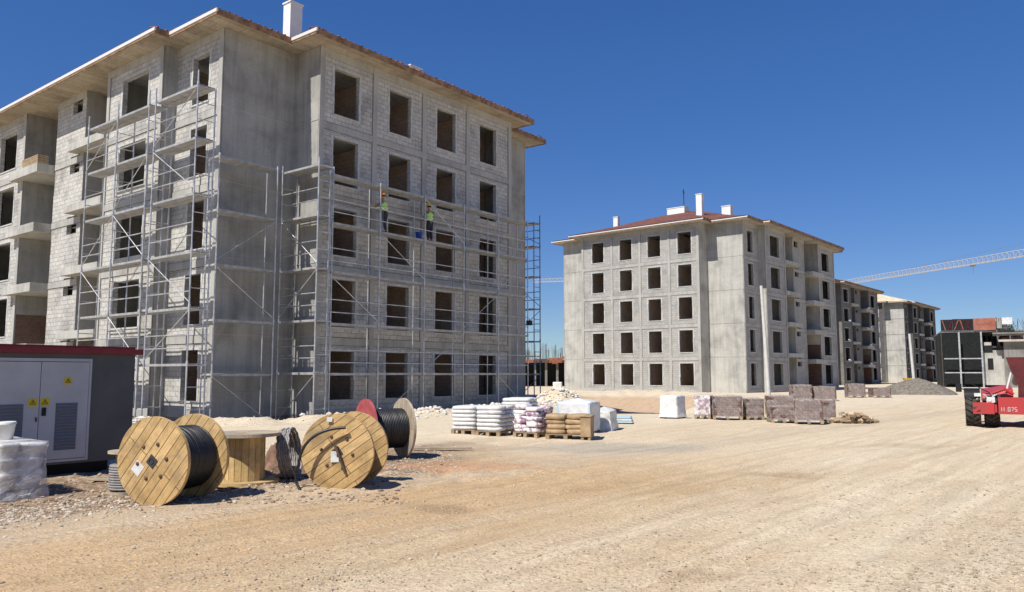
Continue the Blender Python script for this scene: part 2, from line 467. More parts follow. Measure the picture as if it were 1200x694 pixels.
def ground_mat():
    m = mat('site earth', rough=.95, spec=.1); t = NT(m)
    ob = t.coord('Object')
    lane = t.coord('Object', rot=(0, 0, R(-49)), scale=(.13, 1.0, 1))      # stretched along the lane
    a = t.noise(lane, .55, 6, .62, .5); b = t.noise(lane, 1.9, 5, .6, .3)
    c = t.noise(ob, .28, 4, .6, .3); f = t.noise(ob, 26, 4, .75); s_ = t.noise(ob, 7, 4, .7)
    pale = (.50, .395, .255); sand = (.47, .345, .215); orange = (.43, .30, .165); white = (.56, .475, .345)
    col = t.mix(t.ramp(a, [(.40, g(0)), (.60, g(1))]), orange, sand)
    col = t.mix(t.ramp(b, [(.44, g(0)), (.66, g(.85))]), col, pale)
    col = t.mix(t.ramp(c, [(.46, g(0)), (.66, g(.7))]), col, pale)
    # pale crushed stone swept into streaks
    w = t.math('MULTIPLY', t.ramp(t.noise(lane, .9, 5, .65, .6), [(.5, g(0)), (.66, g(1))]), t.ramp(s_, [(.38, g(.2)), (.56, g(1))]))
    col = t.mix(t.math('MULTIPLY', w, .85), col, white)
    def lin(v, a, b, lo=0.0, hi=1.0):
        nd = t.n('ShaderNodeMapRange', interpolation_type='SMOOTHSTEP'); t.l(v, nd.inputs[0])
        for i_, q_ in enumerate((a, b, lo, hi)): nd.inputs[i_ + 1].default_value = q_
        return nd.outputs[0]
    # positions
    sep = t.n('ShaderNodeSeparateXYZ'); t.l(ob, sep.inputs[0]); X, Y = sep.outputs[0], sep.outputs[1]
    wob = t.math('MULTIPLY', t.math('SUBTRACT', t.noise(ob, .8, 4, .6), .5), 2.2)
    def sm(v, lo, hi):
        nd = t.n('ShaderNodeMapRange', interpolation_type='SMOOTHSTEP'); t.l(v, nd.inputs[0])
        nd.inputs[1].default_value = lo; nd.inputs[2].default_value = hi; return nd.outputs[0]
    ac = t.math('ADD', t.math('SUBTRACT', t.math('MULTIPLY', X, .743), t.math('MULTIPLY', t.math('SUBTRACT', Y, 9.0), .669)), t.math('MULTIPLY', wob, .45))
    lanes = t.ramp(lin(ac, -9, 9), [(.0, g(.15)), (.20, g(.55)), (.30, g(.95)), (.44, g(.75)), (.52, g(.0)), (.58, g(.05)), (.61, g(.55)), (.66, g(.35)), (.72, g(.0)), (1, g(.05))])
    nearm = t.math('SUBTRACT', 1.0, lin(Y, 11, 26))
    brk = t.ramp(b, [(.30, g(.35)), (.55, g(1))])
    col = t.mix(t.math('MULTIPLY', t.math('MULTIPLY', lanes, brk), t.math('MULTIPLY', nearm, .82)), col, (.45, .305, .165))
    cream = t.math('MAXIMUM', t.math('MULTIPLY', lin(ac, -.2, 1.6), t.ramp(b, [(.3, g(.45)), (.6, g(.9))])), t.math('MULTIPLY', lin(t.math('ADD', Y, t.math('MULTIPLY', X, .8)), 13, 22), .85))
    col = t.mix(t.math('MULTIPLY', cream, .64), col, (.63, .545, .40))
    # tyre treads pressed along the lane
    lc = t.coord('Object', rot=(0, 0, R(-48)))
    ls = t.n('ShaderNodeSeparateXYZ'); t.l(lc, ls.inputs[0])
    acr = t.n('ShaderNodeTexNoise', noise_dimensions='1D'); t.l(t.math('ADD', ls.outputs[1], t.math('MULTIPLY', wob, .12)), acr.inputs['W']); acr.inputs['Scale'].default_value = 1.5; acr.inputs['Detail'].default_value = 1
    rut = t.math('MULTIPLY', t.ramp(acr.outputs['Fac'], [(.55, g(0)), (.62, g(1))]), t.ramp(a, [(.38, g(0)), (.6, g(1))]))
    sawt = t.math('SINE', t.math('ADD', t.math('MULTIPLY', ls.outputs[0], 52.0), t.math('MULTIPLY', t.math('ABSOLUTE', t.math('SINE', t.math('MULTIPLY', ls.outputs[1], 9.0))), 3.0)))
    tread = t.math('MULTIPLY', rut, sawt)
    col = t.mix(t.math('MULTIPLY', rut, .35), col, (.40, .30, .20))
    # line between yard soil (beyond) and the lane: runs past the drums
    e = t.math('ADD', t.math('SUBTRACT', Y, t.math('MULTIPLY', X, 1.05)), wob)       # Y - 1.05 X
    yard = t.math('MULTIPLY', t.math('MULTIPLY', sm(e, 14.3, 15.6), t.math('SUBTRACT', 1.0, sm(e, 20.5, 22.5))), t.math('SUBTRACT', 1.0, sm(t.math('ADD', X, wob), -2.2, .3)))
    soil = t.ramp(s_, [(.35, (.11, .068, .045)), (.5, (.22, .145, .095)), (.66, (.40, .31, .22))])
    col = t.mix(t.math('MULTIPLY', yard, .85), col, soil)
    band = t.math('MULTIPLY', sm(e, 13.0, 14.0), t.math('SUBTRACT', 1.0, sm(e, 14.8, 16.2)))
    col = t.mix(t.math('MULTIPLY', band, t.ramp(s_, [(.35, g(.1)), (.6, g(.8))])), col, (.46, .375, .27))
    far = sm(e, 19.0, 25.0)
    col = t.mix(t.math('MULTIPLY', far, .7), col, (.60, .515, .385))
    # gravel spread at the right foreground
    gr = t.math('MULTIPLY', sm(t.math('SUBTRACT', t.math('MULTIPLY', X, 1.1), t.math('ADD', Y, wob)), -5.0, -1.2), t.ramp(s_, [(.42, g(0)), (.6, g(.75))]))
    col = t.mix(gr, col, (.47, .40, .30))
    # grey damp patch beside the sacks, dark oil stain, brownish bank
    def spot(cx, cy, rx, ry, amt, colr, cur):
        dx = t.math('DIVIDE', t.math('SUBTRACT', X, cx), rx); dy = t.math('DIVIDE', t.math('SUBTRACT', Y, cy), ry)
        rr = t.math('ADD', t.math('POWER', dx, 2.0), t.math('POWER', dy, 2.0))
        rr = t.math('ADD', rr, t.math('MULTIPLY', wob, .6))
        return t.mix(t.math('MULTIPLY', t.math('SUBTRACT', 1.0, sm(rr, .2, 1.2)), amt), cur, colr)
    col = spot(2.2, 18.4, 2.6, 1.5, .6, (.33, .30, .25), col)
    col = spot(-.9, 10.2, .45, .3, .35, (.20, .13, .08), col)
    col = spot(9.5, 58.0, 8.0, 3.5, .65, (.40, .25, .145), col)
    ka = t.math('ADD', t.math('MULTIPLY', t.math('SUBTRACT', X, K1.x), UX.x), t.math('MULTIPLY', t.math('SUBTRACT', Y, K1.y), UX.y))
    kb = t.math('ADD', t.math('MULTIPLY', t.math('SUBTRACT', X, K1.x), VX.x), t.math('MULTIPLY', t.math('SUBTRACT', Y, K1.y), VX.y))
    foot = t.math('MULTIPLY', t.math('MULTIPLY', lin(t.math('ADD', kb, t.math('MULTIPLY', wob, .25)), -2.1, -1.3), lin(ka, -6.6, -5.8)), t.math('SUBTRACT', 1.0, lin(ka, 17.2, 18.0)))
    col = t.mix(t.math('MULTIPLY', foot, .85), col, (.12, .09, .065))  # dark trench soil, with the shade along the wall foot painted in
    col = spot(4.5, 13.5, .9, .4, .45, (.30, .22, .14), col)
    col = spot(1.6, 6.9, .5, .2, .4, (.30, .21, .13), col)
    col = spot(9.5, 19.0, 1.6, .6, .4, (.38, .29, .19), col)
    col = spot(-1.2, 14.6, 1.8, .9, .6, (.46, .25, .13), col)
    col = t.mix(.8, col, t.ramp(f, [(.3, g(.58)), (.5, g(1.0)), (.72, g(1.4))]), 'MULTIPLY')
    tracks = t.noise(t.coord('Object', rot=(0, 0, R(-49)), scale=(.05, 1.0, 1)), 5.5, 4, .6, .2)
    col = t.mix(.5, col, t.ramp(tracks, [(.34, g(.76)), (.5, g(1.0)), (.66, g(1.16))]), 'MULTIPLY')
    vo = t.n('ShaderNodeTexVoronoi'); t.l(ob, vo.inputs['Vector']); vo.inputs['Scale'].default_value = 17
    peb = t.ramp(vo.outputs['Distance'], [(.0, g(1)), (.30, g(.0))])
    col = t.mix(t.math('MULTIPLY', peb, t.math('MULTIPLY', t.ramp(s_, [(.45, g(0)), (.62, g(1))]), .55)), col, (.58, .50, .38))
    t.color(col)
    h = t.math('ADD', t.math('MULTIPLY', tread, .16), t.math('MULTIPLY', f, .5)); h = t.math('ADD', h, t.math('ADD', t.math('MULTIPLY', s_, .9), t.math('MULTIPLY', peb, .5)))
    t.bump(h, .75, .035)
    return m
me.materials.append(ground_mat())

def stones(name, n, place, size, material, label, cat, sub=1, sc=(1, 1, .6)):
    mb = MB()
    base = [(0, 0, 1), (.94, 0, .3), (.3, .9, .3), (-.76, .56, .3), (-.76, -.56, .3), (.3, -.9, .3), (.7, .5, -.5), (-.3, .85, -.5), (-.9, 0, -.5), (-.3, -.85, -.5), (.7, -.5, -.5)]
    fs = [(0, 1, 2), (0, 2, 3), (0, 3, 4), (0, 4, 5), (0, 5, 1), (1, 6, 2), (2, 6, 7), (2, 7, 3), (3, 7, 8), (3, 8, 4), (4, 8, 9), (4, 9, 5), (5, 9, 10), (5, 10, 1), (1, 10, 6)]
    for i in range(n):
        x, y = place()
        if x is None: continue
        s_ = size() ; a = rnd.uniform(0, 6.28); z = gz(x, y)
        c_, n_ = math.cos(a), math.sin(a); ex = rnd.uniform(.7, 1.3)
        vs = []
        for (px, py, pz) in base:
            k = rnd.uniform(.75, 1.2)
            px, py, pz = px * s_ * k * ex, py * s_ * k, pz * s_ * k * sc[2]
            vs.append((x + px * c_ - py * n_, y + px * n_ + py * c_, z + pz + s_ * .12))
        mb.faces(vs, fs)
    o = mb.build(name, material, uvs=False); tag(o, label, cat, kind='stuff'); return o
def stone_mat(name, c1, c2):
    m = mat(name, rough=.95, spec=.1); t = NT(m)
    gi = t.n('ShaderNodeNewGeometry'); c = t.ramp(gi.outputs['Random Per Island'], [(0, c1), (1, c2)])
    f = t.noise(t.coord('Object'), 30, 3, .6); t.color(t.mix(.5, c, t.ramp(f, [(.3, g(.7)), (.7, g(1.2))]), 'MULTIPLY')); return m
M['stone'] = stone_mat('limestone rubble', (.30, .235, .165), (.56, .49, .39))
M['stone_grey'] = stone_mat('greyish gravel', (.30, .24, .17), (.52, .43, .31))
def pl_band():
    t = rnd.random() ** .9; px = rnd.uniform(-30, 540)
    base = 604 - (px / 540.) * 72
    return gp(px, base + rnd.gauss(0, 8) + 2)[:2]
stones('crushed_stone', 4200, pl_band, lambda: .010 + .024 * rnd.random() ** 3, M['stone'], 'pale crushed stone strewn in a band in front of the cable drums', 'gravel')
def pl_road():
    py = 500 + 194 * rnd.random() ** .8; px = rnd.uniform(-40, 1240)
    p = gp(px, py)
    n = noise.noise(Vector((p.x * .5, p.y * .5, 5))) + .25
    if rnd.random() > n * 1.3: return (None, None)
    return p[:2]
stones('loose_gravel', 9000, pl_road, lambda: .008 + .016 * rnd.random() ** 4, M['stone_grey'], 'small loose gravel scattered over the dirt lane', 'gravel')
def pl_right():
    px = 1230 - abs(rnd.gauss(0, 190)); py = rnd.uniform(560, 705)
    if rnd.random() > .35 + 1.2 * noise.noise(Vector((px * .012, py * .03, 3))) + .3: return (None, None)
    return gp(px, py)[:2]
stones('gravel_spread', 4200, pl_right, lambda: .008 + .017 * rnd.random() ** 3, M['stone_grey'], 'greyish gravel spread over the near right corner of the lane', 'gravel')
def pl_yard():
    px = rnd.uniform(0, 480); py = rnd.uniform(535, 592)
    return gp(px, py)[:2]
stones('earth_clods', 1100, pl_yard, lambda: .015 + .035 * rnd.random() ** 3, stone_mat('earth clods', (.16, .10, .065), (.46, .37, .27)), 'brown clods and stones around the cable drums', 'clods')
def pl_foot():
    t = rnd.uniform(-8, 16.5)
    p = K1 + UX * t + VX * (-2.7 + rnd.gauss(0, .7)) if t > -1 else K1 + UX * (t) + VX * (-.6 + rnd.gauss(0, 1.1))
    return p[:2]
stones('building_rubble', 2600, pl_foot, lambda: .03 + .12 * rnd.random() ** 4, stone_mat('white rubble', (.48, .43, .36), (.74, .71, .65)), 'whitish rubble heaped along the foot of the scaffolded building', 'rubble')

# ------------------------------------------------------------------ apartment block
def offset_poly(P, d_):
    out = []; n = len(P)
    for i in range(n):
        p0, p1, p2 = Vector(P[i - 1]), Vector(P[i]), Vector(P[(i + 1) % n])
        e1 = (p1 - p0).normalized(); e2 = (p2 - p1).normalized()
        n1 = Vector((e1.y, -e1.x)); n2 = Vector((e2.y, -e2.x))      # outward for CCW
        if (n1 - n2).length < 1e-4: out.append(tuple(p1 + n1 * d_)); continue
        out.append(tuple(p1 + (n1 + n2) * d_ / (1 + n1.dot(n2))))
    return out

TOP = 15.35; FL = 3.0
def W_(x): return 12.9 - x
LS = [(0, 25.6), (-3.41, 25.6), (-3.41, 24.2), (-4.02, 24.2), (-4.02, 19.1), (-2.1, 19.1), (-2.1, 16.3), (-3.62, 16.3), (-3.62, 13.1), (-2.1, 13.1), (-2.1, 10.0), (-4.02, 10.0), (-4.02, 5.1), (-3.41, 5.1), (-3.41, 1.63), (0, 1.63)]
PLAN = [(0, 0), (12.9, 0)] + [(W_(x), y) for x, y in LS[::-1]] + [(12.9, 27.2), (0, 27.2)] + LS
LE = [(0, 25.6), (-3.41, 25.6), (-3.41, 24.2), (-4.02, 24.2), (-4.02, 5.1), (-3.41, 5.1), (-3.41, 1.63), (0, 1.63)]
EAVE = [(0, 0), (12.9, 0)] + [(W_(x), y) for x, y in LE[::-1]] + [(12.9, 27.2), (0, 27.2)] + LE

def wall(mb, p0, p1, z0, z1, ops, t=.22):
    """one straight wall with real holes: outer skin, inner skin and the reveals between them"""
    p0 = Vector(p0); p1 = Vector(p1); L = (p1 - p0).length; e = (p1 - p0) / L; n = Vector((e.y, -e.x))
    def P(s_, z, dd=0): q = p0 + e * s_ - n * dd; return (q.x, q.y, z)
    xs = sorted({0, L} | {o[0] for o in ops} | {o[1] for o in ops}); zs = sorted({z0, z1} | {o[2] for o in ops} | {o[3] for o in ops})
    for a, b in zip(xs, xs[1:]):
        for c, d_ in zip(zs, zs[1:]):
            mx, mz = (a + b) / 2, (c + d_) / 2
            if any(o[0] < mx < o[1] and o[2] < mz < o[3] for o in ops): continue
            mb.poly([P(a, c), P(b, c), P(b, d_), P(a, d_)])
            mb.poly([P(a, c, t), P(a, d_, t), P(b, d_, t), P(b, c, t)])
    for a, b, c, d_ in ops:
        mb.poly([P(a, c), P(a, c, t), P(b, c, t), P(b, c)][::-1]); mb.poly([P(a, d_), P(a, d_, t), P(b, d_, t), P(b, d_)])
        mb.poly([P(a, c), P(a, c, t), P(a, d_, t), P(a, d_)]); mb.poly([P(b, c), P(b, c, t), P(b, d_, t), P(b, d_)][::-1])

def frame_box(mb, p0, p1, s0, s1, z0, z1, out, inn=.03):
    p0 = Vector(p0); p1 = Vector(p1); e = (p1 - p0).normalized(); n = Vector((e.y, -e.x))
    c = [p0 + e * s0 + n * out, p0 + e * s1 + n * out, p0 + e * s1 - n * inn, p0 + e * s0 - n * inn]
    vs = [(q.x, q.y, z0) for q in c] + [(q.x, q.y, z1) for q in c]
    mb.faces(vs, [(0, 3, 2, 1), (4, 5, 6, 7), (0, 1, 5, 4), (1, 2, 6, 5), (2, 3, 7, 6), (3, 0, 4, 7)])

def block(loc, rz, flip, label, detail=2, group='unfinished apartment blocks', lit=(-1, 0), roof='tile', dark=0):
    root = empty('apartment_building', loc, rz, label, 'building', group)
    N = lambda: MB(flip)
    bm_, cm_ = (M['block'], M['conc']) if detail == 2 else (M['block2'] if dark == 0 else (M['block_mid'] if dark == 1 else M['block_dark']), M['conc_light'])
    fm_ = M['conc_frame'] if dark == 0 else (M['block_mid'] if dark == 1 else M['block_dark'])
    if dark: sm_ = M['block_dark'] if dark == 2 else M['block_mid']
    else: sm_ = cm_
    rr = random.Random(3)
    def windows(p0, p1, spec, floors=range(5)):
        """spec [(start, width, sill, height)]; returns the openings, adding a mortar surround for each"""
        ops = []
        for k in floors:
            for (s0, w, sill, h) in spec:
                ops.append((s0, s0 + w, k * FL + sill, k * FL + sill + h))
                if detail and h > 1.5 and sill > .3:
                    mb = N(); z0 = k * FL + sill; z1 = z0 + h; f_ = .09; o_ = .014
                    for q in range(5):
                        za = z0 - f_ + (z1 - z0 + 2 * f_) * q / 5; zb = z0 - f_ + (z1 - z0 + 2 * f_) * (q + 1) / 5
                        frame_box(mb, p0, p1, s0 - rr.uniform(.05, .14), s0 + .0 + rr.uniform(-.0015, .03), za, zb, o_)
                        frame_box(mb, p0, p1, s0 + w - rr.uniform(-.0015, .03), s0 + w + rr.uniform(.05, .14), za, zb, o_)
                    frame_box(mb, p0, p1, s0 + .032, s0 + w - .032, z1 + .002, z1 + rr.uniform(.06, .13), o_ - .002)
                    frame_box(mb, p0, p1, s0 - .05, s0 + w + .05, z0 - f_ + .02, z0 - .002, o_ + .02)
                    mb.build('window_surround', M['mortar'], root)
        return ops
    def skin(name, p0, p1, spec, m_, cols=(), floors=range(5)):
        mb = N(); wall(mb, p0, p1, 0.0, TOP, windows(p0, p1, spec, floors)); mb.build(name, m_, root)
        if cols is not None:
            L = (Vector(p1) - Vector(p0)).length
            for k in range(6):
                fb = N(); z = k * FL - .12
                if k == 5: frame_box(fb, p0, p1, .0, L, TOP - .32, TOP - .002, .03)
                elif k == 0: frame_box(fb, p0, p1, .0, L, -.02, .26, .03)
                else:
                    frame_box(fb, p0, p1, .0, L, z, z + .30, .03)
                fb.build('floor_beam', fm_, root)
                if detail and 0 < k < 5:
                    for zz in (z - .032, z + .302):
                        jb = N(); frame_box(jb, p0, p1, .02, L - .02, zz, zz + .03, .008); jb.build('joint', M['joint'], root)
            for c0, c1 in cols:
                cb = N(); frame_box(cb, p0, p1, c0, c1, .0, TOP - .003, .042); cb.build('column', fm_, root)
                if detail:
                    for q0 in (c0 - .028, c1 + .002):
                        if q0 > .02 and q0 + .026 < L - .02: jb = N(); frame_box(jb, p0, p1, q0, q0 + .026, .0, TOP - .33, .006); jb.build('joint', M['joint'], root)
    wn = 1.99
    # end walls
    wx = (.77, 3.93, 7.04, 10.26)
    skin('end_wall', (0, 0), (12.9, 0), [(x, 1.38, .63, wn) for x in wx], bm_, [(0, .26), (2.93, 3.19), (6.05, 6.31), (9.2, 9.46), (12.64, 12.9)])
    skin('end_wall', (12.9, 27.2), (0, 27.2), [(x, 1.38, .63, wn) for x in wx], bm_, [(0, .26), (12.64, 12.9)])
    # plain shear walls
    for p0, p1 in (((-3.41, 1.63), (0, 1.63)), ((0, 1.63), (0, 0)), ((12.9, 0), (12.9, 1.63)), ((12.9, 1.63), (16.31, 1.63)),
                   ((0, 25.6), (-3.41, 25.6)), ((0, 27.2), (0, 25.6)), ((16.31, 25.6), (12.9, 25.6)), ((12.9, 25.6), (12.9, 27.2))):
        mb = N(); wall(mb, p0, p1, 0, TOP, []); mb.build('shear_wall', cm_, root)
        L = (Vector(p1) - Vector(p0)).length
        for k in range(1, 5):
            jb = N(); frame_box(jb, p0, p1, 0.03, L - .03, k * FL + .18, k * FL + .225, .018); jb.build('pour_joint', fm_, root)
    # long sides
    for side in (0, 1):
        X = (lambda x: x) if side == 0 else W_
        def seg(a, b):
            """edge of the left side given bottom-to-top; turned round so that the outside stays outside"""
            a = (X(a[0]), a[1]); b = (X(b[0]), b[1])
            return (b, a) if side == 0 else (a, b)
        def sk(name, a, b, spec, m_, cols=()):
            L = (Vector(b) - Vector(a)).length; p0, p1 = seg(a, b)
            if side == 0: spec = [(L - s0 - w, w, si, h) for s0, w, si, h in spec]; cols = None if cols is None else [(L - c1, L - c0) for c0, c1 in cols]
            skin(name, p0, p1, spec, m_, cols)
        sk('side_wall', (-3.41, 1.63), (-3.41, 5.1), [(1.0, 1.22, .63, wn)], bm_, [(0, .25)])
        sk('bay_return', (-3.41, 5.1), (-4.02, 5.1), [], sm_, None)
        sk('side_wall', (-4.02, 5.1), (-4.02, 10.0), [(1.2, 2.3, .63, wn)], bm_, [(0, .25), (4.65, 4.9)])
        sk('recess_wall', (-4.02, 10.0), (-2.1, 10.0), [], sm_, None)
        sk('recess_back', (-2.1, 10.0), (-2.1, 13.1), [(.7, 1.6, .06, 2.4)], M['clay'], None)
        sk('recess_wall', (-2.1, 13.1), (-3.62, 13.1), [], sm_, None)
        sk('side_wall', (-3.62, 13.1), (-3.62, 16.3), [(.42, 1.05, 2.42, .86)], bm_, [])
        sk('recess_wall', (-3.62, 16.3), (-2.1, 16.3), [], sm_, None)
        sk('recess_back', (-2.1, 16.3), (-2.1, 19.1), [(.5, 1.8, .06, 2.4)], M['clay'], None)
        sk('recess_wall', (-2.1, 19.1), (-4.02, 19.1), [], sm_, None)
        sk('side_wall', (-4.02, 19.1), (-4.02, 24.2), [(1.15, 2.3, .63, wn)], bm_, [(0, .25), (4.85, 5.1)])
        sk('bay_return', (-4.02, 24.2), (-3.41, 24.2), [], sm_, None)
        sk('side_wall', (-3.41, 24.2), (-3.41, 25.6), [], bm_, [])
        # the lowest recess is bricked in red
        mb = N(); wall(mb, *seg((-2.15, 19.08), (-3.98, 19.08)), .3, 2.72 + 2.0, [(0, 0, 0, 0)][:0], .02)
        mb.build('red_brick_infill', M['clay'], root)['label'] = 'reddish clay brick infill in the lowest recess'
        for k in range(1, 5):
            z = k * FL
            bb = N(); x0, x1 = X(-4.45), X(-2.12)
            bb.box((x0, 16.32, z - .28), (x1, 19.08, z - .02)); bb.box((x0, 19.08, z - .28), (X(-4.045), 19.85, z - .02))
            bb.box((x0, 16.32, z - .02), (X(-4.33), 19.85, z + .16)); bb.box((X(-4.33), 16.32, z - .02), (X(-3.66), 16.44, z + .16))
            bb.build('balcony', M['conc_light'] if detail == 2 else cm_, root)
            bb = N()
            bb.box((X(-4.12), 10.02, z + .30), (X(-3.66), 13.8, z + .46)); bb.box((X(-4.12), 10.02, z + .46), (X(-4.02), 13.8, z + .66))
            bb.box((X(-3.66), 10.02, z + .28), (X(-2.12), 13.06, z + .46))
            bb.build('balcony', M['conc_light'] if detail == 2 else cm_, root)
    # foundation, floors, rooms
    mb = N()
    for i in range(len(PLAN)):
        p0, p1 = PLAN[i], PLAN[(i + 1) % len(PLAN)]
        o = offset_poly(PLAN, -.015); q0, q1 = o[i], o[(i + 1) % len(PLAN)]
        mb.poly([(q0[0], q0[1], -1.2), (q1[0], q1[1], -1.2), (q1[0], q1[1], -.0), (q0[0], q0[1], -.0)])
    mb.build('foundation', M['conc_base'], root)
    ins = offset_poly(PLAN, -.18)
    for k in range(6):
        mb = N(); z = k * FL + (.0 if k < 5 else .26)
        lo = [(x, y, z - .2) for x, y in ins]; hi = [(x, y, z) for x, y in ins]
        mb.poly(hi); mb.poly(lo[::-1]); mb.build('floor_slab', M['mortar'], root)
    mb = N()
    for k in range(5):
        z0, z1 = k * FL + .002, (k + 1) * FL - .203
        for x in (3.06, 6.18, 9.33): mb.box((x - .1, .24, z0), (x + .1, 3.9, z1))
        mb.box((.3, 3.92, z0), (12.6, 4.1, z1)); mb.box((-.1, 1.9, z0), (.1, 24.8, z1)); mb.box((12.8, 1.9, z0), (13.0, 24.8, z1))
        for y in (5.4, 9.7, 19.4): mb.box((-1.9 if y == 9.7 else -3.1, y - .1, z0), (-.12, y + .1, z1)); mb.box((14.8 if y == 9.7 else 16.0, y - .1, z0), (13.02, y + .1, z1))
    mb.build('partition', M['inner'], root)
    # roof
    E_ = offset_poly(EAVE, .9); n = len(E_)
    mb = N()
    IN = offset_poly(EAVE, -.1)
    mb.poly([(x, y, TOP + .004) for x, y in E_][::-1]); mb.poly([(x, y, TOP + .16) for x, y in E_])
    for i in range(n):
        a, b = E_[i], E_[(i + 1) % n]; mb.poly([(a[0], a[1], TOP + .004), (b[0], b[1], TOP + .004), (b[0], b[1], TOP + .16), (a[0], a[1], TOP + .16)])
    mb.build('soffit', M['soffit'] if detail == 2 else M['soffit2'], root)
    fa = N(); ed = N()
    for i in range(n):
        a, b = E_[i], E_[(i + 1) % n]; L = (Vector(b) - Vector(a)).length
        e = (Vector(b) - Vector(a)) / L
        nn = Vector((e.y, -e.x))
        if nn.dot(Vector(lit)) > .5: fa = N(); frame_box(fa, a, b, -.045, L + .045, TOP + .07, TOP + (.20 if detail == 2 else .16), .05, .02); fa.build('gutter', M['white_metal'], root)
        else: frame_box(ed, a, b, -.0, L, TOP + .03, TOP + (.20 if detail == 2 else .26), .03, .02)
        frame_box(ed, a, b, -.02, L + .02, TOP - .03, TOP + .028, .022, .02)
    ed.build('fascia_board', M['brown_edge'], root)
    # tiled hip roof: height follows the distance to the eaves
    pts = [Vector(p) for p in offset_poly(EAVE, .86)]; base = list(pts); m_ = len(base)
    def dist(q):
        best = 1e9
        for i in range(m_):
            a, b = base[i], base[(i + 1) % m_]; ab = b - a; t = max(0, min(1, (q - a).dot(ab) / ab.dot(ab))); best = min(best, (q - a - ab * t).length)
        return best
    def inside(q):
        c = False
        for i in range(m_):
            a, b = base[i], base[(i + 1) % m_]
            if (a.y > q.y) != (b.y > q.y) and q.x < (b.x - a.x) * (q.y - a.y) / (b.y - a.y) + a.x: c = not c
        return c
    allp = list(pts); st = .9
    y = -.5
    while y < 28:
        x = -4.6
        while x < 17.6:
            q = Vector((x, y))
            if inside(q) and dist(q) > .35: allp.append(q)
            x += st
        y += st
    vv, ee, ff, *_ = geometry.delaunay_2d_cdt(allp, [(i, (i + 1) % m_) for i in range(m_)], [], 1, 1e-4)
    mb = N()
    def hh(q):
        dd = dist(q); return TOP + .24 + (0 if dd < .02 else dd * .30)
    mb.faces([(p.x, p.y, hh(p)) for p in vv], [tuple(f) for f in ff])
    if detail == 2:      # tile ends standing up along the eaves
        for i in range(n):
            a, b = Vector(E_[i]), Vector(E_[(i + 1) % n]); L = (b - a).length; e = (b - a) / L; nn = Vector((e.y, -e.x))
            s0 = .1
            while s0 < L - .1:
                p = a + e * s0 - nn * .06; q = a + e * s0 - nn * .6; h_ = rr.uniform(.015, .05)
                mb.tube((p.x + nn.x * .1, p.y + nn.y * .1, TOP + .22), (q.x, q.y, TOP + .24 + .54 * .3), h_, 6)
                s0 += rr.uniform(.24, .42)
    mb.build('roof_covering', M[roof], root)
    return root, N

b1, N1 = block(K1, A1, False, 'nearest large grey block-work apartment building wrapped in scaffolding, windowless openings', 2)
b2, N2 = block(K2, A2 - R(90), True, 'second apartment building, pale sunlit end wall with twenty empty window openings, no scaffold', 1, lit=(0, -1))
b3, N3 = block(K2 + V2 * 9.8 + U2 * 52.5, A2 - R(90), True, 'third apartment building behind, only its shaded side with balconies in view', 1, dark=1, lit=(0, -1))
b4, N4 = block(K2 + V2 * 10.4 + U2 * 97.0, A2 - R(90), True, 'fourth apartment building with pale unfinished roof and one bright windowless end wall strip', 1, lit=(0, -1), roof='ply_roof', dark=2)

def chimney(Nf, root, x, y, z0, z1, w, d_, label=None):
    mb = Nf(); mb.box((x - w / 2, y - d_ / 2, z0), (x + w / 2, y + d_ / 2, z1)); mb.box((x - w / 2 - .04, y - d_ / 2 - .04, z1), (x + w / 2 + .04, y + d_ / 2 + .04, z1 + .07))
    o = mb.build('chimney', M['white_render'], root)
    if label: o['label'] = label
chimney(N1, b1, .1, 2.1, 15.6, 17.75, .62, .5)
chimney(N1, b1, 6.3, 1.0, 15.6, 16.55, .75, .6, 'low white roof vent')
chimney(N2, b2, 10.98, 3.6, 15.8, 17.75, .52, .45)
chimney(N2, b2, 1.88, 4.2, 15.8, 18.9, .60, .5)
chimney(N2, b2, 6.6, 8.6, 16.4, 18.9, 2.0, 1.0, 'wide white lift head on the roof')
chimney(N2, b2, .2, 6.6, 16.4, 17.9, .9, .6)
mb = N2(); mb.tube((5.9, 8.6, 18.9), (5.9, 8.6, 20.9), .05); mb.tube((5.9, 8.3, 20.6), (5.9, 8.9, 20.6), .03); mb.build('antenna', M['steel_dark'], b2)
chimney(N4, b4, 5.5, 6.0, 16.4, 19.2, 2.4, 1.6)
# sheets and boards left on two upper balconies of the third building
for k, y in ((1, 6.2), (2, 6.2), (3, 6.2), (1, 17), (3, 17), (2, 17), (4, 17)):
    mb = N3(); x0 = -4.6; z = k * FL + (.55 if y < 10 else .15)
    mb.blob((x0, y + .3 * k % 1, z + .15), (.10, .42, .13), 10, 6, .6, None, 1.3, k)
    mb.build('plastic_sheet', M['white_plastic'], b3)

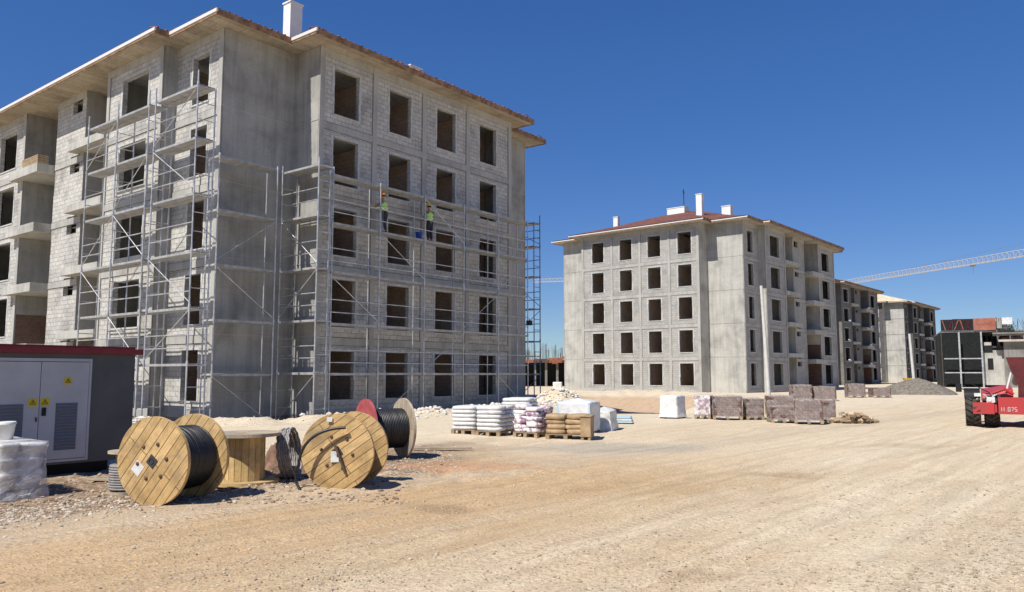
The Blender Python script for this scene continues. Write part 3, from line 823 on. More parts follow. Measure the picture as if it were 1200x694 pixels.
# ------------------------------------------------------------------ scaffolds (built in the frame of the first building)
def w1(a, b, z=0.0): return K1 + UX * a + VX * b + Vector((0, 0, z))
def scaffold(label, group, fr, outv, alongv, decks, top_post=.9, tube_m=None, base=-.35, rails=True, brace=True, deck_gap=(), skip_brace=0, bars=True, cover=False):
    """fr: list of (outer point, inner point) in building coordinates; decks: heights"""
    tm = tube_m or M['galv']
    o0 = w1(*fr[0][0]); root = empty('scaffold', o0, 0, label, 'scaffold', group)
    L = lambda a, b, z: w1(a, b, z) - o0
    r = .031
    levels = [base] + list(decks)
    for i, (po, pi) in enumerate(fr):
        for k in range(len(levels)):
            z0 = levels[k] + (.02 if k else 0); z1 = levels[k + 1] if k + 1 < len(levels) else levels[k] + top_post
            mb = MB()
            mb.tube(L(*po, z0), L(*po, z1), r); 
            if k + 1 < len(levels):
                mb.tube(L(*pi, z0), L(*pi, z1), r)
                mb.tube(L(*po, z1 - .06), L(*pi, z1 - .06), r * .8)
                for q in (.33, .66):
                    zz = z0 + (z1 - z0) * q
                    if bars: mb.tube(L(*po, zz), L(*pi, zz), r * .6)
            mb.tube(L(*po, z0 - .06), L(*po, z0 + .06), r * 1.5)
            mb.build('standard_frame', tm, root)
    for k, z in enumerate(decks):
        for i in range(len(fr) - 1):
            if (k, i) in deck_gap: continue
            (ao, ai), (bo, bi) = fr[i], fr[i + 1]
            mb = MB()
            for s_ in (0, 1):
                f0 = .04 + .48 * s_; f1 = f0 + .44
                def P(pp, qq, f, z): a = Vector(pp) * (1 - f) + Vector(qq) * f; return L(a.x, a.y, z)
                tz = rnd.uniform(-.012, .012)
                lo = [P(ao, ai, f0, z - .08 + tz), P(bo, bi, f0, z - .08 + tz), P(bo, bi, f1, z - .08), P(ao, ai, f1, z - .08)]
                hi = [p + Vector((0, 0, .085)) for p in lo]
                mb.faces(lo + hi, [(0, 3, 2, 1), (4, 5, 6, 7), (0, 1, 5, 4), (1, 2, 6, 5), (2, 3, 7, 6), (3, 0, 4, 7)])
            mb.build('deck', M['deck_wood'] if (cover and rnd.random() < .5) else M['deck'], root)
    for k in range(len(levels)):
        z0 = levels[k]
        for i in range(len(fr) - 1):
            a, b = fr[i][0], fr[i + 1][0]; ai, bi = fr[i][1], fr[i + 1][1]
            if rails and k:
                mb = MB(); n_ = 0
                for h in (.55, 1.02):
                    if k == len(levels) - 1 and top_post < 1.0: continue
                    mb.tube(L(*a, z0 + h), L(*b, z0 + h), .022); n_ += 1
                if n_: mb.build('guardrail', tm, root)
            if brace and k + 1 < len(levels) and (i * 2 + k + skip_brace) % 3 != 1 and (len(fr) < 4 or (i * 2 + k + skip_brace) % 3 == 0):
                mb = MB(); z1 = levels[k + 1]
                pa, pb = (a, b) if (i + k) % 2 else (b, a)
                mb.tube(L(*pa, z0 + .15), L(*pb, z1 - .1), .019); mb.build('brace', tm, root)
    return root
G_ = 'tube scaffolds round the first building'
DL = (2.05, 4.05, 6.05, 8.15, 10.2, 12.15)
scaffold('galvanised scaffold on the sunlit left face beside the wide window bay, nearest the balconies', G_, [((-5.3, 8.75), (-4.6, 8.75)), ((-5.3, 6.15), (-4.6, 6.15)), ((-5.3, 3.6), (-4.6, 3.6))], None, None, DL, top_post=.55)
scaffold('galvanised scaffold on the sunlit left face by the narrow window column at the corner', G_, [((-5.3, 3.1), (-4.6, 3.1)), ((-5.3, .1), (-4.6, .1))], None, None, DL, top_post=.5, skip_brace=1)
scaffold('three deck scaffold bay across the plain windowless concrete wall at the corner', G_, [((-4.1, .5), (-4.1, 1.2)), ((-1.55, .5), (-1.55, 1.2))], None, None, (1.7, 3.7, 5.75, 7.8, 9.85), top_post=.03, rails=False, brace=True, skip_brace=0, bars=False)
scaffold('tall scaffold tower in the inner corner with crossed braces and bright decks', G_, [((-.85, -1.2), (-.12, -1.2)), ((-.85, 1.15), (-.12, 1.15))], None, None, (1.75, 3.8, 5.85, 7.95, 9.95), top_post=.25, skip_brace=0)
scaffold('long scaffold with five rows of decks along the shaded window wall, workers on it', G_, [((a, -1.2), (a, -.5)) for a in (-.3, 2.4, 5.1, 7.75, 10.35, 12.8)], None, None, (1.72, 3.7, 5.75, 7.72, 9.68), top_post=.05, rails=False, bars=False, skip_brace=1)
scaffold('dark blue grey scaffold tower standing off the far right end of the first building', G_, [((17.35, 1.3), (16.75, 1.3)), ((17.35, 3.5), (16.75, 3.5))], None, None, (1.7, 3.6, 5.5, 7.4, 9.2, 10.6), top_post=.5, tube_m=M['galv_blue'], brace=True)

# window-height bars lashed across the openings of the shaded wall
# (guard rails of the long scaffold, inner side)
sc_long = [o for o in COL.objects if o.type == 'EMPTY' and o.get('label', '').startswith('long scaffold')][0]
o0 = sc_long.location
for i, (a0, a1) in enumerate(((-.3, 2.4), (2.4, 5.1), (5.1, 7.75), (7.75, 10.35), (10.35, 12.8))):
    for z in (1.72, 3.7, 5.75, 7.72):
        mb = MB()
        for h in (.42, .92):
            mb.tube(w1(a0, -1.2, z + h) - o0, w1(a1, -1.2, z + h) - o0, .022)
        mb.build('guardrail', M['galv'], sc_long)

# bundle of timber on the top balcony
t = empty('timber_bundle', w1(-4.2, 17.3, 12.16), A1, 'short bundle of pale boards on the top balcony at the far left', 'timber')
for k in range(5):
    mb = MB(); mb.box((-.25, -1.0, k * .085), (.25, .9 + .05 * (k % 2), k * .085 + .07)); mb.build('board', M['ply'], t)

# ------------------------------------------------------------------ people on the scaffold
def skin_obj(name, chains, material, parent=None, sub=2):
    """chains: list of lists of (point, radius); the first point of every later chain is welded to a near point"""
    me = bpy.data.meshes.new(name); vs = []; es = []; rs = []
    def add(p, r):
        for i, q in enumerate(vs):
            if (Vector(q) - Vector(p)).length < 1e-4: return i
        vs.append(tuple(p)); rs.append(r); return len(vs) - 1
    for ch in chains:
        prev = None
        for p, r in ch:
            i = add(p, r)
            if prev is not None: es.append((prev, i))
            prev = i
    me.from_pydata(vs, es, [])
    o = bpy.data.objects.new(name, me); COL.objects.link(o)
    m = o.modifiers.new('skin', 'SKIN'); m.use_smooth_shade = True
    for i, r in enumerate(rs):
        rx = r if isinstance(r, tuple) else (r, r)
        me.skin_vertices[0].data[i].radius = rx; me.skin_vertices[0].data[i].use_root = (i == 0)
    s_ = o.modifiers.new('sub', 'SUBSURF'); s_.levels = sub; s_.render_levels = sub
    dg = bpy.context.evaluated_depsgraph_get(); me2 = bpy.data.meshes.new_from_object(o.evaluated_get(dg))
    me2.name = name
    o.modifiers.clear(); o.data = me2; me2.materials.clear(); me2.materials.append(material); o.parent = parent
    return o

def hand(parent_chains, wrist, direction, palm_n):
    """adds palm, four curled fingers and a thumb as chains"""
    dv = Vector(direction).normalized(); nv = Vector(palm_n).normalized(); sv = dv.cross(nv)
    w = Vector(wrist); palm = w + dv * .055
    ch = [[(tuple(w), .024), (tuple(palm), .030)]]
    for i, ln in enumerate((.065, .075, .07, .055)):
        b0 = palm + sv * (.027 - .018 * i); b1 = b0 + dv * ln * .55 + nv * .012; b2 = b1 + dv * ln * .3 + nv * .03
        ch.append([(tuple(palm), .030), (tuple(b0 + dv * .02), .010), (tuple(b1), .009), (tuple(b2), .008)])
    tb = w + dv * .02 + sv * .03
    ch.append([(tuple(w), .024), (tuple(tb), .011), (tuple(tb + dv * .035 + sv * .018 + nv * .012), .009)])
    return ch

def person(loc, rz, label, hat, shirt, arms, lean=.06, head_turn=0):
    """faces +Y before turning; arms: for L and R (elbow, wrist) offsets from the shoulder"""
    root = empty('person', loc, rz, label, 'person', None)
    hip = .90; ch = []
    def sx(z): return lean * max(0, (z - hip)) / .6
    spine = [((0, 0, hip), (.10, .075)), ((0, sx(1.08), 1.08), (.10, .075)), ((0, sx(1.28), 1.28), (.15, .105)), ((0, sx(1.40), 1.40), (.12, .08)), ((0, sx(1.47), 1.47), (.052, .055)), ((0, sx(1.53) + .01, 1.54), (.055, .06)), ((0, sx(1.6) + .02, 1.63), (.078, .095)), ((0, sx(1.6) + .02, 1.71), (.06, .075))]
    ch.append(spine)
    legs = []
    for s_ in (-1, 1):
        leg = [((0, 0, hip), (.10, .075)), ((s_ * .09, 0, .82), .085), ((s_ * .10, .04 if s_ > 0 else .0, .48), .058), ((s_ * .11, 0 if s_ > 0 else -.05, .10), .038), ((s_ * .12, .10 if s_ > 0 else .05, .045), .035)]
        ch.append(leg); legs.append(leg)
        sh = Vector((s_ * .19, sx(1.38), 1.38)); el = sh + Vector(arms[0 if s_ < 0 else 1][0]); wr = el + Vector(arms[0 if s_ < 0 else 1][1])
        ch.append([spine[3], (tuple(sh), .055), (tuple(el), .038), (tuple(wr), .026)])
        dv = (wr - el).normalized(); nv = Vector((0, 0, -1)) - dv * Vector((0, 0, -1)).dot(dv)
        if nv.length < .2: nv = Vector((-s_, 0, 0))
        for c in hand(None, wr, dv, nv)[0:]:
            c[0] = (tuple(wr), .026) if c[0][1] == .024 else c[0]
            ch.append(c)
    body = skin_obj('body', ch, M['skin'], root)
    # face: nose, ears, eyes
    hd = Vector((0, sx(1.6) + .02, 1.63))
    mb = MB(); mb.blob(hd + Vector((0, .105, -.005)), (.014, .02, .022), 6, 5, 1); mb.build('nose', M['skin'], root)
    for s_ in (-1, 1):
        mb = MB(); mb.blob(hd + Vector((s_ * .082, 0, 0)), (.012, .022, .032), 6, 5, 1); mb.build('ear', M['skin'], root)
        mb = MB(); mb.blob(hd + Vector((s_ * .032, .088, .02)), (.012, .01, .008), 6, 4, 1); mb.build('eye', M['dark'], root)
    mb = MB(); mb.blob(hd + Vector((0, .088, -.05)), (.024, .012, .006), 8, 4, 1); mb.build('mouth', M['red_dark'], root)
    mb = MB(); mb.blob(hd + Vector((0, -.02, .03)), (.088, .095, .07), 12, 8, 1, None, .1); mb.build('hair', M['dark'], root)
    # trousers, shirt, vest
    tr = [[((0, 0, hip + .14), (.14, .108)), ((0, 0, hip), (.15, .115))]]
    for leg in legs: tr.append([((0, 0, hip), (.15, .115))] + [(p, r + .022 if not isinstance(r, tuple) else r) for p, r in leg[1:4]])
    skin_obj('trousers', tr, M['cloth_dark'], root)
    for leg in legs:
        fx, fy, fz = leg[3][0]
        mb = MB(); mb.blob((fx, fy + .06, .048), (.055, .14, .048), 10, 6, .7); mb.build('boot', M['dark'], root)
    ss = [[(p, (max(r[0], .125) + .022, max(r[1], .085) + .022)) for p, r in spine[0:4]]]
    ss[0][0] = ((0, 0, hip - .10), (.165, .13)); ss[0].insert(1, ((0, 0, hip + .05), (.160, .125)))
    for s_ in (-1, 1):
        sh = Vector((s_ * .19, sx(1.38), 1.38)); el = sh + Vector(arms[0 if s_ < 0 else 1][0]); wr = el + Vector(arms[0 if s_ < 0 else 1][1])
        ss.append([ss[0][4], (tuple(sh), .072), (tuple(el), .052), (tuple(el + (wr - el) * .85), .038)])
    skin_obj('shirt', ss, shirt, root)
    vp = [[(p, (max(r[0], .125) + .045, max(r[1], .085) + .045)) for p, r in spine[0:4]]]
    vp[0][0] = ((0, 0, hip + .05), (.178, .145))
    skin_obj('vest', vp, M['vest'], root)
    mb = MB()
    for z in (1.06, 1.2): mb.lathe([(1, 0), (1.0, .045)], 24, Matrix.Translation((0, sx(z), z)) @ Matrix.Diagonal((.215, .17, 1, 1)))
    mb.build('reflective_band', M['strip'], root)
    mb = MB(); c = hd + Vector((0, 0, .045))
    Mx = Matrix.Translation(c) @ Matrix.Diagonal((.118, .14, .12, 1))
    mb.lathe([(1.0, .0), (1.0, .2), (.93, .55), (.72, .85), (.4, 1.0), (.0, 1.05)], 18, Mx)
    mb.lathe([(1.0, .02), (1.2, -.06), (1.2, -.0), (1.0, .12)], 18, Mx)
    mb.build('helmet', hat, root)
    return root
person(w1(2.98, -.86, 7.725), A1 + R(30), 'worker in green hi-vis vest and orange helmet, left of the two on the scaffold', M['orange'], M['cloth_grey'],
       [((-.05, .16, -.22), (.10, .22, .02)), ((.04, .12, -.25), (-.02, .24, .06))], .10)
person(w1(5.75, -.86, 7.725), A1 + R(-6), 'worker in green hi-vis vest and yellow helmet facing the wall, right of the two', M['yellow_hat'], M['cloth_grey'],
       [((-.09, .02, -.28), (-.02, .10, -.22)), ((.10, .03, -.28), (.0, .12, -.20))], .05)
def bucket(loc, s_, m_, label, group=None, name='bucket', lid=None):
    root = empty(name, loc, 0, label, 'bucket', group)
    mb = MB(); mb.lathe([(0, .0), (.105 * s_, 0), (.135 * s_, .27 * s_), (.143 * s_, .27 * s_), (.143 * s_, .29 * s_), (.128 * s_, .29 * s_), (.10 * s_, .02), (0, .02)], 20); mb.build('pail', m_, root)
    if lid: mb = MB(); mb.lathe([(.148 * s_, .265 * s_), (.15 * s_, .31 * s_), (.13 * s_, .32 * s_), (.12 * s_, .30 * s_), (0, .30 * s_)], 20); mb.build('lid', lid, root)
    mb = MB(); mb.path([(.14 * s_ * math.cos(t), .05, .25 * s_ + .14 * s_ * math.sin(t) * .3 - .0) for t in [math.pi * i / 8 for i in range(9)]], .004, 5); mb.build('handle', M['steel_dark'], root)
    return root
bucket(w1(4.95, -.95, 7.725), 1.1, M['blue'], 'blue bucket on the scaffold deck to the left of the right hand worker')
bucket(w1(5.3, -.8, 7.725), .8, M['white_plastic'], 'white bucket on the scaffold deck beside the blue bucket')
mb = MB(); mb.box((-.16, -.12, 0), (.16, .12, .24)); mb.box((-.10, -.16, .05), (.1, -.12, .2)); mb.tube((0, 0, .24), (0, 0, .36), .02)
fl = mb.build('floodlight', M['dark']); fl.location = w1(12.6, -1.45, 4.2); tag(fl, 'small black floodlight fixed at the right end of the scaffold', 'floodlight')

# ------------------------------------------------------------------ cable drums
def reel(loc, heading, D, w, core, cable_r, label, m_out, m_back=None, cable_m=None, red=False, upright=False, thick=.05, roll=0.0, cable_w=None):
    """axis along local +Z turned so that the drum stands on its rims, axis heading right of +Y"""
    root = empty('cable_drum', loc, 0, label, 'cable drum', None)
    if upright: Mx = Matrix.Identity(4)
    else:
        ax = Vector((math.sin(R(heading)), math.cos(R(heading)), 0))
        up = Vector((0, 0, 1)); rt = ax.cross(up)   # right-hand: x=?, build columns (x, y, z=axis)
        Mx = Matrix(((up.x, -rt.x, ax.x, 0), (up.y, -rt.y, ax.y, 0), (up.z, -rt.z, ax.z, 0), (0, 0, 0, 1)))
        Mx = Matrix.Translation((0, 0, D / 2)) @ Mx @ Matrix.Rotation(roll, 4, 'Z')
    n = 48
    def flange(z0, z1, m_):
        mb = MB(); circ = [(D / 2 * math.cos(2 * math.pi * i / n), D / 2 * math.sin(2 * math.pi * i / n)) for i in range(n)]
        f0 = [Mx @ Vector((x, y, z0)) for x, y in circ]; f1 = [Mx @ Vector((x, y, z1)) for x, y in circ]
        mb.poly(f0[::-1], uv=circ[::-1]); mb.poly(f1, uv=circ)
        for i in range(n):
            j = (i + 1) % n; mb.poly([f0[i], f0[j], f1[j], f1[i]], uv=[(0, .02), (.1, .02), (.1, .06), (0, .06)])
        o = mb.build('flange', m_, root); return o
    f1 = flange(0, thick, m_out); flange(w - thick, w, m_back or m_out)
    mb = MB(); cw = w - 2 * thick - .004
    for i in range(18):
        a0, a1 = 2 * math.pi * i / 18, 2 * math.pi * (i + .93) / 18
        q = [Vector((core * math.cos(a), core * math.sin(a), z)) for a, z in ((a0, thick), (a1, thick), (a1, w - thick), (a0, w - thick))]
        mb.poly([Mx @ p for p in q], uv=[(0, i * .105 + .01), (0, i * .105 + .095), (w, i * .105 + .095), (w, i * .105 + .01)])
    mb.lathe([(core * .97, thick), (core * .97, w - thick)], 24, Mx); mb.build('core', m_out, root)
    if cable_r:
        mb = MB(); prof = []; z = thick + .02; d_ = .035; e = cable_w or (w - thick)
        while z + d_ < e:
            for q in range(5):
                t = math.pi * q / 4; prof.append((cable_r - d_ / 2 + d_ / 2 * math.sin(t) + rnd.uniform(-.003, .003), z + d_ / 2 - d_ / 2 * math.cos(t)))
            z += d_
        prof = [(core, prof[0][1])] + prof + [(core, prof[-1][1])]
        mb.lathe(prof, 40, Mx); mb.build('cable', cable_m or M['black'], root)
    # hub plate and bolts on the outer face
    mb = MB(); mb.box((-.065, -.065, -.012), (.065, .065, -.001), Mx); mb.lathe([(.036, -.02), (.036, -.011), (.02, -.011)], 16, Mx); mb.build('hub_plate', M['steel_dark'], f1)
    for i in range(6):
        a = 2 * math.pi * i / 6 + .3; r_ = core * .72
        mb = MB(); mb.lathe([(.0, -.014), (.024, -.014), (.026, -.001)], 10, Mx @ Matrix.Translation((r_ * math.cos(a), r_ * math.sin(a), 0))); mb.build('bolt', M['rust_dark'], f1)
    return root, Mx, f1
g1 = gp(176, 592)
r1, Mx1, f1 = reel((g1.x, g1.y, -.02), 19, 1.16, .80, .33, .43, 'light pine cable drum wound with black cable, nearest the grey kiosk', M['pine2'], M['pine2'], roll=R(-38))
mb = MB(); mb.box((-.14, .05, -.004), (-.30, .20, -.001), Mx1); mb.build('paper_tag', M['white_plastic'], f1)
g3 = gp(394, 574)
r3, Mx3, f3 = reel((g3.x, g3.y, -.02), 9, 1.13, .70, .34, 0, 'pine cable drum with a loose black cable end hooked across its face', M['pine2'], M['pine2'], roll=R(-55))
mb = MB()
def fp(x, z, o=-.06): return Vector((x, o, z))       # points in front of the face of drum 3, local
pts = []
for q in range(17):
    t = q / 16
    pts.append(fp(.14 - .68 * math.sin(t * 1.5), .93 - .03 * t - .52 * t ** 2.2, -.10))
pts += [fp(-.60, .30), fp(-.57, .12), fp(-.50, .02, -.10), fp(-.47, -.0, -.16)]
mb.path([p for p in pts], .022, 8); mb.build('cable_end', M['black'], r3)
mb = MB(); mb.path([fp(-.02, .66, -.04), fp(.05, .5, -.05), fp(.14, .26, -.04)], .022, 8); mb.build('handle_bar', M['rust_dark'], r3)
mb = MB(); mb.box((-.09, -.012, .42), (.03, -.004, .58)); mb.box((-.16, -.012, 1.01), (-.08, -.004, 1.08)); mb.build('paper_tag', M['white_plastic'], r3)
for o in kids(r3):
    if o.name.startswith(('cable_end', 'handle_bar', 'paper_tag')): o.rotation_euler = (0, 0, 0)
g4 = gp(428, 538)
r4, Mx4, f4 = reel((g4.x + .0, g4.y - .15, 0), 58, 1.20, .86, .34, .40, 'weathered cable drum with black cable and a red painted near flange, farthest of the drums', M['pine_old'], M['pine_old'])
f4.data.materials.clear(); f4.data.materials.append(noisy('faded red boards', (.30, .05, .055), (.42, .10, .10), 6, .8))
g2 = gp(286, 573)
r2, Mx2, f2 = reel((g2.x - .17, g2.y + .5, .02), 0, 1.04, .77, .30, 0, 'empty pine cable drum lying on its flange like a table', M['pine'], M['pine_old'], upright=True)
for o in kids(r2): pass
gs = gp(136, 581)
r5, Mx5, f5 = reel((gs.x, gs.y + .28, 0), 0, .52, .60, .15, .235, 'small upright reel of grey corrugated conduit with round wooden top, beside the kiosk', M['pine_old'], M['pine_old'], M['grey_cable'], upright=True, thick=.035, cable_w=.42)
# yellow board and grey hose coil behind the lying drum
mb = MB(); mb.box((-.35, -.02, 0), (.35, .02, .62)); mb.box((-.30, .02, .1), (.30, .04, .16)); mb.box((-.30, .02, .45), (.30, .04, .51))
yb = mb.build('yellow_board', M['yellow_paint']); yb.scale = (.5, 1, .8); yb.location = (g2.x - .50, g2.y + .95, .0); yb.rotation_euler = (R(-12), 0, R(10)); tag(yb, 'yellow board leaning behind the lying pine drum', 'board')
mb = MB()
for q in range(6):
    rr_ = .40 - .012 * (q % 2); n = 30
    mb.path([(rr_ * math.cos(2 * math.pi * i / n), .035 * (q - 3) + .01 * math.sin(3 * i), .42 + rr_ * math.sin(2 * math.pi * i / n)) for i in range(n + 1)], .018, 6)
hc = mb.build('hose_coil', M['grey_cable']); hc.location = (g2.x + .42, g2.y + 1.0, 0); hc.rotation_euler = (R(-8), 0, R(92)); tag(hc, 'grey hose coil standing on edge right of the lying drum', 'hose coil')
# tarpaulin mound
mb = MB(); nx_, ny_ = 26, 18; vs = []; fs = []
for j in range(ny_ + 1):
    for i in range(nx_ + 1):
        u_, v_ = i / nx_ * 2 - 1, j / ny_ * 2 - 1
        e_ = max(abs(u_), abs(v_)); h_ = (.50 - .1 * u_) * (1 - sst(.6, .95, e_)) + .22 * abs(noise.noise(Vector((u_ * 2.2, v_ * 3, 2)))) + .14 * abs(noise.noise(Vector((u_ * 7, v_ * 7, 5)))) - .12
        vs.append((u_ * .75, v_ * .6, max(-.05, h_)))
for j in range(ny_):
    for i in range(nx_): fs.append((j * (nx_ + 1) + i, j * (nx_ + 1) + i + 1, (j + 1) * (nx_ + 1) + i + 1, (j + 1) * (nx_ + 1) + i))
mb.faces(vs, fs, True); tp = mb.build('tarpaulin', M['tarp']); tp.location = (-3.72, 13.9, -.10); tp.rotation_euler = (0, 0, R(20)); tag(tp, 'crumpled reddish brown tarpaulin over a pile between the lying drum and the next drum', 'tarpaulin')
# small clutter round the drums
def plank(loc, rz, l, w_, label, m_='ply', tilt=0.0):
    mb = MB(); mb.box((-l / 2, -w_ / 2, 0), (l / 2, w_ / 2, .03)); o = mb.build('plank', M[m_]); o.location = loc; o.rotation_euler = (tilt, 0, rz); tag(o, label, 'plank', 'loose planks by the drums')
plank((-3.3, 13.0, .04), .3, 1.1, .14, 'loose plank on the soil right of the lying drum')
plank((-1.55, 17.6, .05), .1, 1.3, .13, 'loose plank on the pale stones behind the farthest drum', 'pine_old')
plank((-6.2, 12.4, .04), -.2, .8, .12, 'loose plank on the soil in front of the kiosk', 'pine_old')

# ------------------------------------------------------------------ kiosk
kr = Vector((-6.70, 14.0, 0))
ki = empty('transformer_kiosk', kr, A1, 'grey metal transformer kiosk with dark red roof edge and light grey double doors', 'kiosk')
mb = MB(); mb.box((-3.4, 0, .22), (-.02, 2.3, 2.03)); mb.build('body', M['kiosk'], ki)
mb = MB(); mb.box((-3.5, -.07, 2.032), (.09, 2.38, 2.13)); mb.box((-3.4, .05, 2.13), (0, 2.25, 2.17)); mb.build('roof', M['red_roof'], ki)
mb = MB(); mb.box((-3.3, .25, -.1), (-.3, 2.1, .218)); mb.build('plinth', M['dark'], ki)
def louvre(x0, x1, z0, z1, parent):
    mb = MB(); n = 15
    for i in range(n):
        z = z0 + (z1 - z0) * i / n; h = (z1 - z0) / n
        mb.faces([(x0, -.035, z), (x1, -.035, z), (x1, -.052, z + h * .25), (x0, -.052, z + h * .25), (x0, -.033, z + h * .85), (x1, -.033, z + h * .85)], [(0, 1, 2, 3), (3, 2, 5, 4)])
    mb.box((x0 - .01, -.034, z0), (x1 + .01, -.0315, z1)); mb.build('louvre', NTdark, parent)
NTdark = mat('louvre grey', (.17, .175, .19), .5)
def sign(x, z, s_, parent, tri=True):
    mb = MB(); mb.box((x - s_ / 2, -.0365, z - s_ / 2), (x + s_ / 2, -.033, z + s_ / 2)); sg = mb.build('warning_sign', M['yellow'], parent)
    q = s_ * .34; mb = MB()
    for (a, b) in (((-q, -q * .7), (q, -q * .7)), ((q, -q * .7), (0, q)), ((0, q), (-q, -q * .7))):
        mb.tube((x + a[0], -.038, z + a[1]), (x + b[0], -.038, z + b[1]), .004, 4)
    mb.path([(x + .010, -.038, z + q * .45), (x - .010, -.038, z), (x + .012, -.038, z - .004), (x - .004, -.038, z - q * .5)], .004, 4)
    mb.build('lightning_mark', M['dark'], sg)
doors = [(-1.555, -.845), (-2.275, -1.565)]
mb = MB()
mb.box((-2.36, -.02, .26), (-.76, -.001, .30)); mb.box((-2.36, -.02, 1.90), (-.76, -.001, 1.95)); mb.box((-.80, -.02, .30), (-.76, -.001, 1.90)); mb.box((-2.36, -.02, .30), (-2.32, -.001, 1.90)); mb.build('door_frame', M['kiosk_door'], ki)
for i, (x0, x1) in enumerate(doors):
    mb = MB(); mb.box((x0 - (.0 if i == 0 else .03), -.032, .31), (x1 + (.035 if i == 0 else 0), -.003, 1.89)); dr = mb.build('door', M['kiosk_door'], ki)
    if i == 0:
        louvre(-1.30, -.98, .45, 1.22, dr); sign(-1.48, 1.24, .13, dr); sign(-1.14, 1.58, .12, dr)
        mb = MB(); mb.box((-1.52, -.05, 1.02), (-1.46, -.032, 1.15)); mb.build('lock', M['dark'], dr)
    else:
        louvre(-2.12, -1.80, .45, 1.22, dr); sign(-1.66, 1.24, .13, dr)
        mb = MB(); mb.tube((-1.60, -.045, .93), (-1.60, -.045, 1.0), .01); mb.build('handle', M['dark'], dr)

# ------------------------------------------------------------------ wrapped buckets at the left edge
def pallet(parent, l, w_, name='pallet', m_='ply'):
    mb = MB()
    for i in range(5):
        y = -w_ / 2 + (w_ - .1) * i / 4; mb.box((-l / 2, y, .122), (l / 2, y + .1, .144))
    for x in (-l / 2, -.05, l / 2 - .1):
        mb.box((x, -w_ / 2, .1), (x + .1, w_ / 2, .121))
        for y in (-w_ / 2, -.05, w_ / 2 - .1): mb.box((x, y, .022), (x + .1, y + .1, .099))
        mb.box((x, -w_ / 2, 0), (x + .1, w_ / 2, .021))
    return mb.build(name, M[m_], parent)
wp = empty('wrapped_bucket_pallet', (-7.22, 11.30, 0), A1, 'film wrapped stack of white buckets at the left edge in front of the kiosk', 'wrapped pallet')
pallet(wp, .62, 1.3)
pailm = None
for k in range(3):
    for i in range(2):
        for j in range(4):
            mb = MB(); c = Matrix.Translation((-.155 + .31 * i, -.49 + .325 * j, .146 + k * .20))
            mb.lathe([(0, 0), (.125, 0), (.146, .155), (.156, .155), (.156, .196), (0, .196)], 18, c); mb.build('bucket', M['white_plastic'], wp)
def drape(mb, l, w_, z0, z1, seed, amp=.035, flare=.06, n=40, rows=12, top=True, sag=.04):
    """a sheet wrapped round a block: rounded rectangle rings with creases"""
    vs = []; fs = []
    per = []
    for i in range(n):
        t = 2 * math.pi * i / n; c, s_ = math.cos(t), math.sin(t); pw = .22
        per.append((math.copysign(abs(c) ** pw, c) * l / 2, math.copysign(abs(s_) ** pw, s_) * w_ / 2))
    for k in range(rows + 1):
        f = k / rows; z = z0 + (z1 - z0) * f
        for i, (x, y) in enumerate(per):
            nn = noise.noise(Vector((x * 3.5, y * 3.5 + seed, z * 5 + seed))) + .5 * noise.noise(Vector((x * 9, y * 9, z * 11 + seed)))
            sc = 1 + flare * (1 - f) ** 3 + amp * nn / max(l, w_) * 1.2
            vs.append((x * sc, y * sc, z + (.02 * nn if k else 0)))
    for k in range(rows):
        for i in range(n):
            j = (i + 1) % n; fs.append((k * n + i, k * n + j, (k + 1) * n + j, (k + 1) * n + i))
    if top:
        for k, f in enumerate((.9, .6, .3, .02)):
            for i, (x, y) in enumerate(per):
                nn = noise.noise(Vector((x * 3 * f, y * 3 * f + seed, seed)))
                vs.append((x * f, y * f, z1 + sag * (1 - f) + .03 * nn))
        for k in range(4):
            b0 = (rows + k) * n; b1_ = (rows + k + 1) * n
            for i in range(n):
                j = (i + 1) % n; fs.append((b0 + i, b0 + j, b1_ + j, b1_ + i))
    mb.faces(vs, fs, True); return mb
mb = MB(); drape(mb, .68, 1.36, .0, .75, 3, .07, .10, 60, 16); mb.build('film', M['film_white'], wp)
bucket((-7.12, 11.16, .78), .78, M['white_plastic'], 'white lidded bucket standing on top of the wrapped bucket stack', None, 'bucket', M['white_plastic'])
# torn film trailing on the soil
mb = MB(); vs = []; fs = []
for i in range(15):
    for j in range(5):
        x = i * .055; y = (j - 2) * .05 * (1 + .5 * math.sin(i * .6)); vs.append((x, y, .03 + .05 * abs(noise.noise(Vector((x * 6, y * 9, 1)))) + .02 * (2 - abs(j - 2))))
for i in range(14):
    for j in range(4): fs.append((i * 5 + j, (i + 1) * 5 + j, (i + 1) * 5 + j + 1, i * 5 + j + 1))
mb.faces(vs, fs, True); o = mb.build('plastic_film', M['white_plastic']); o.location = (-7.35, 10.72, .0); o.rotation_euler = (0, 0, R(25)); tag(o, 'crumpled strip of white film trailing on the soil below the wrapped buckets', 'plastic film')

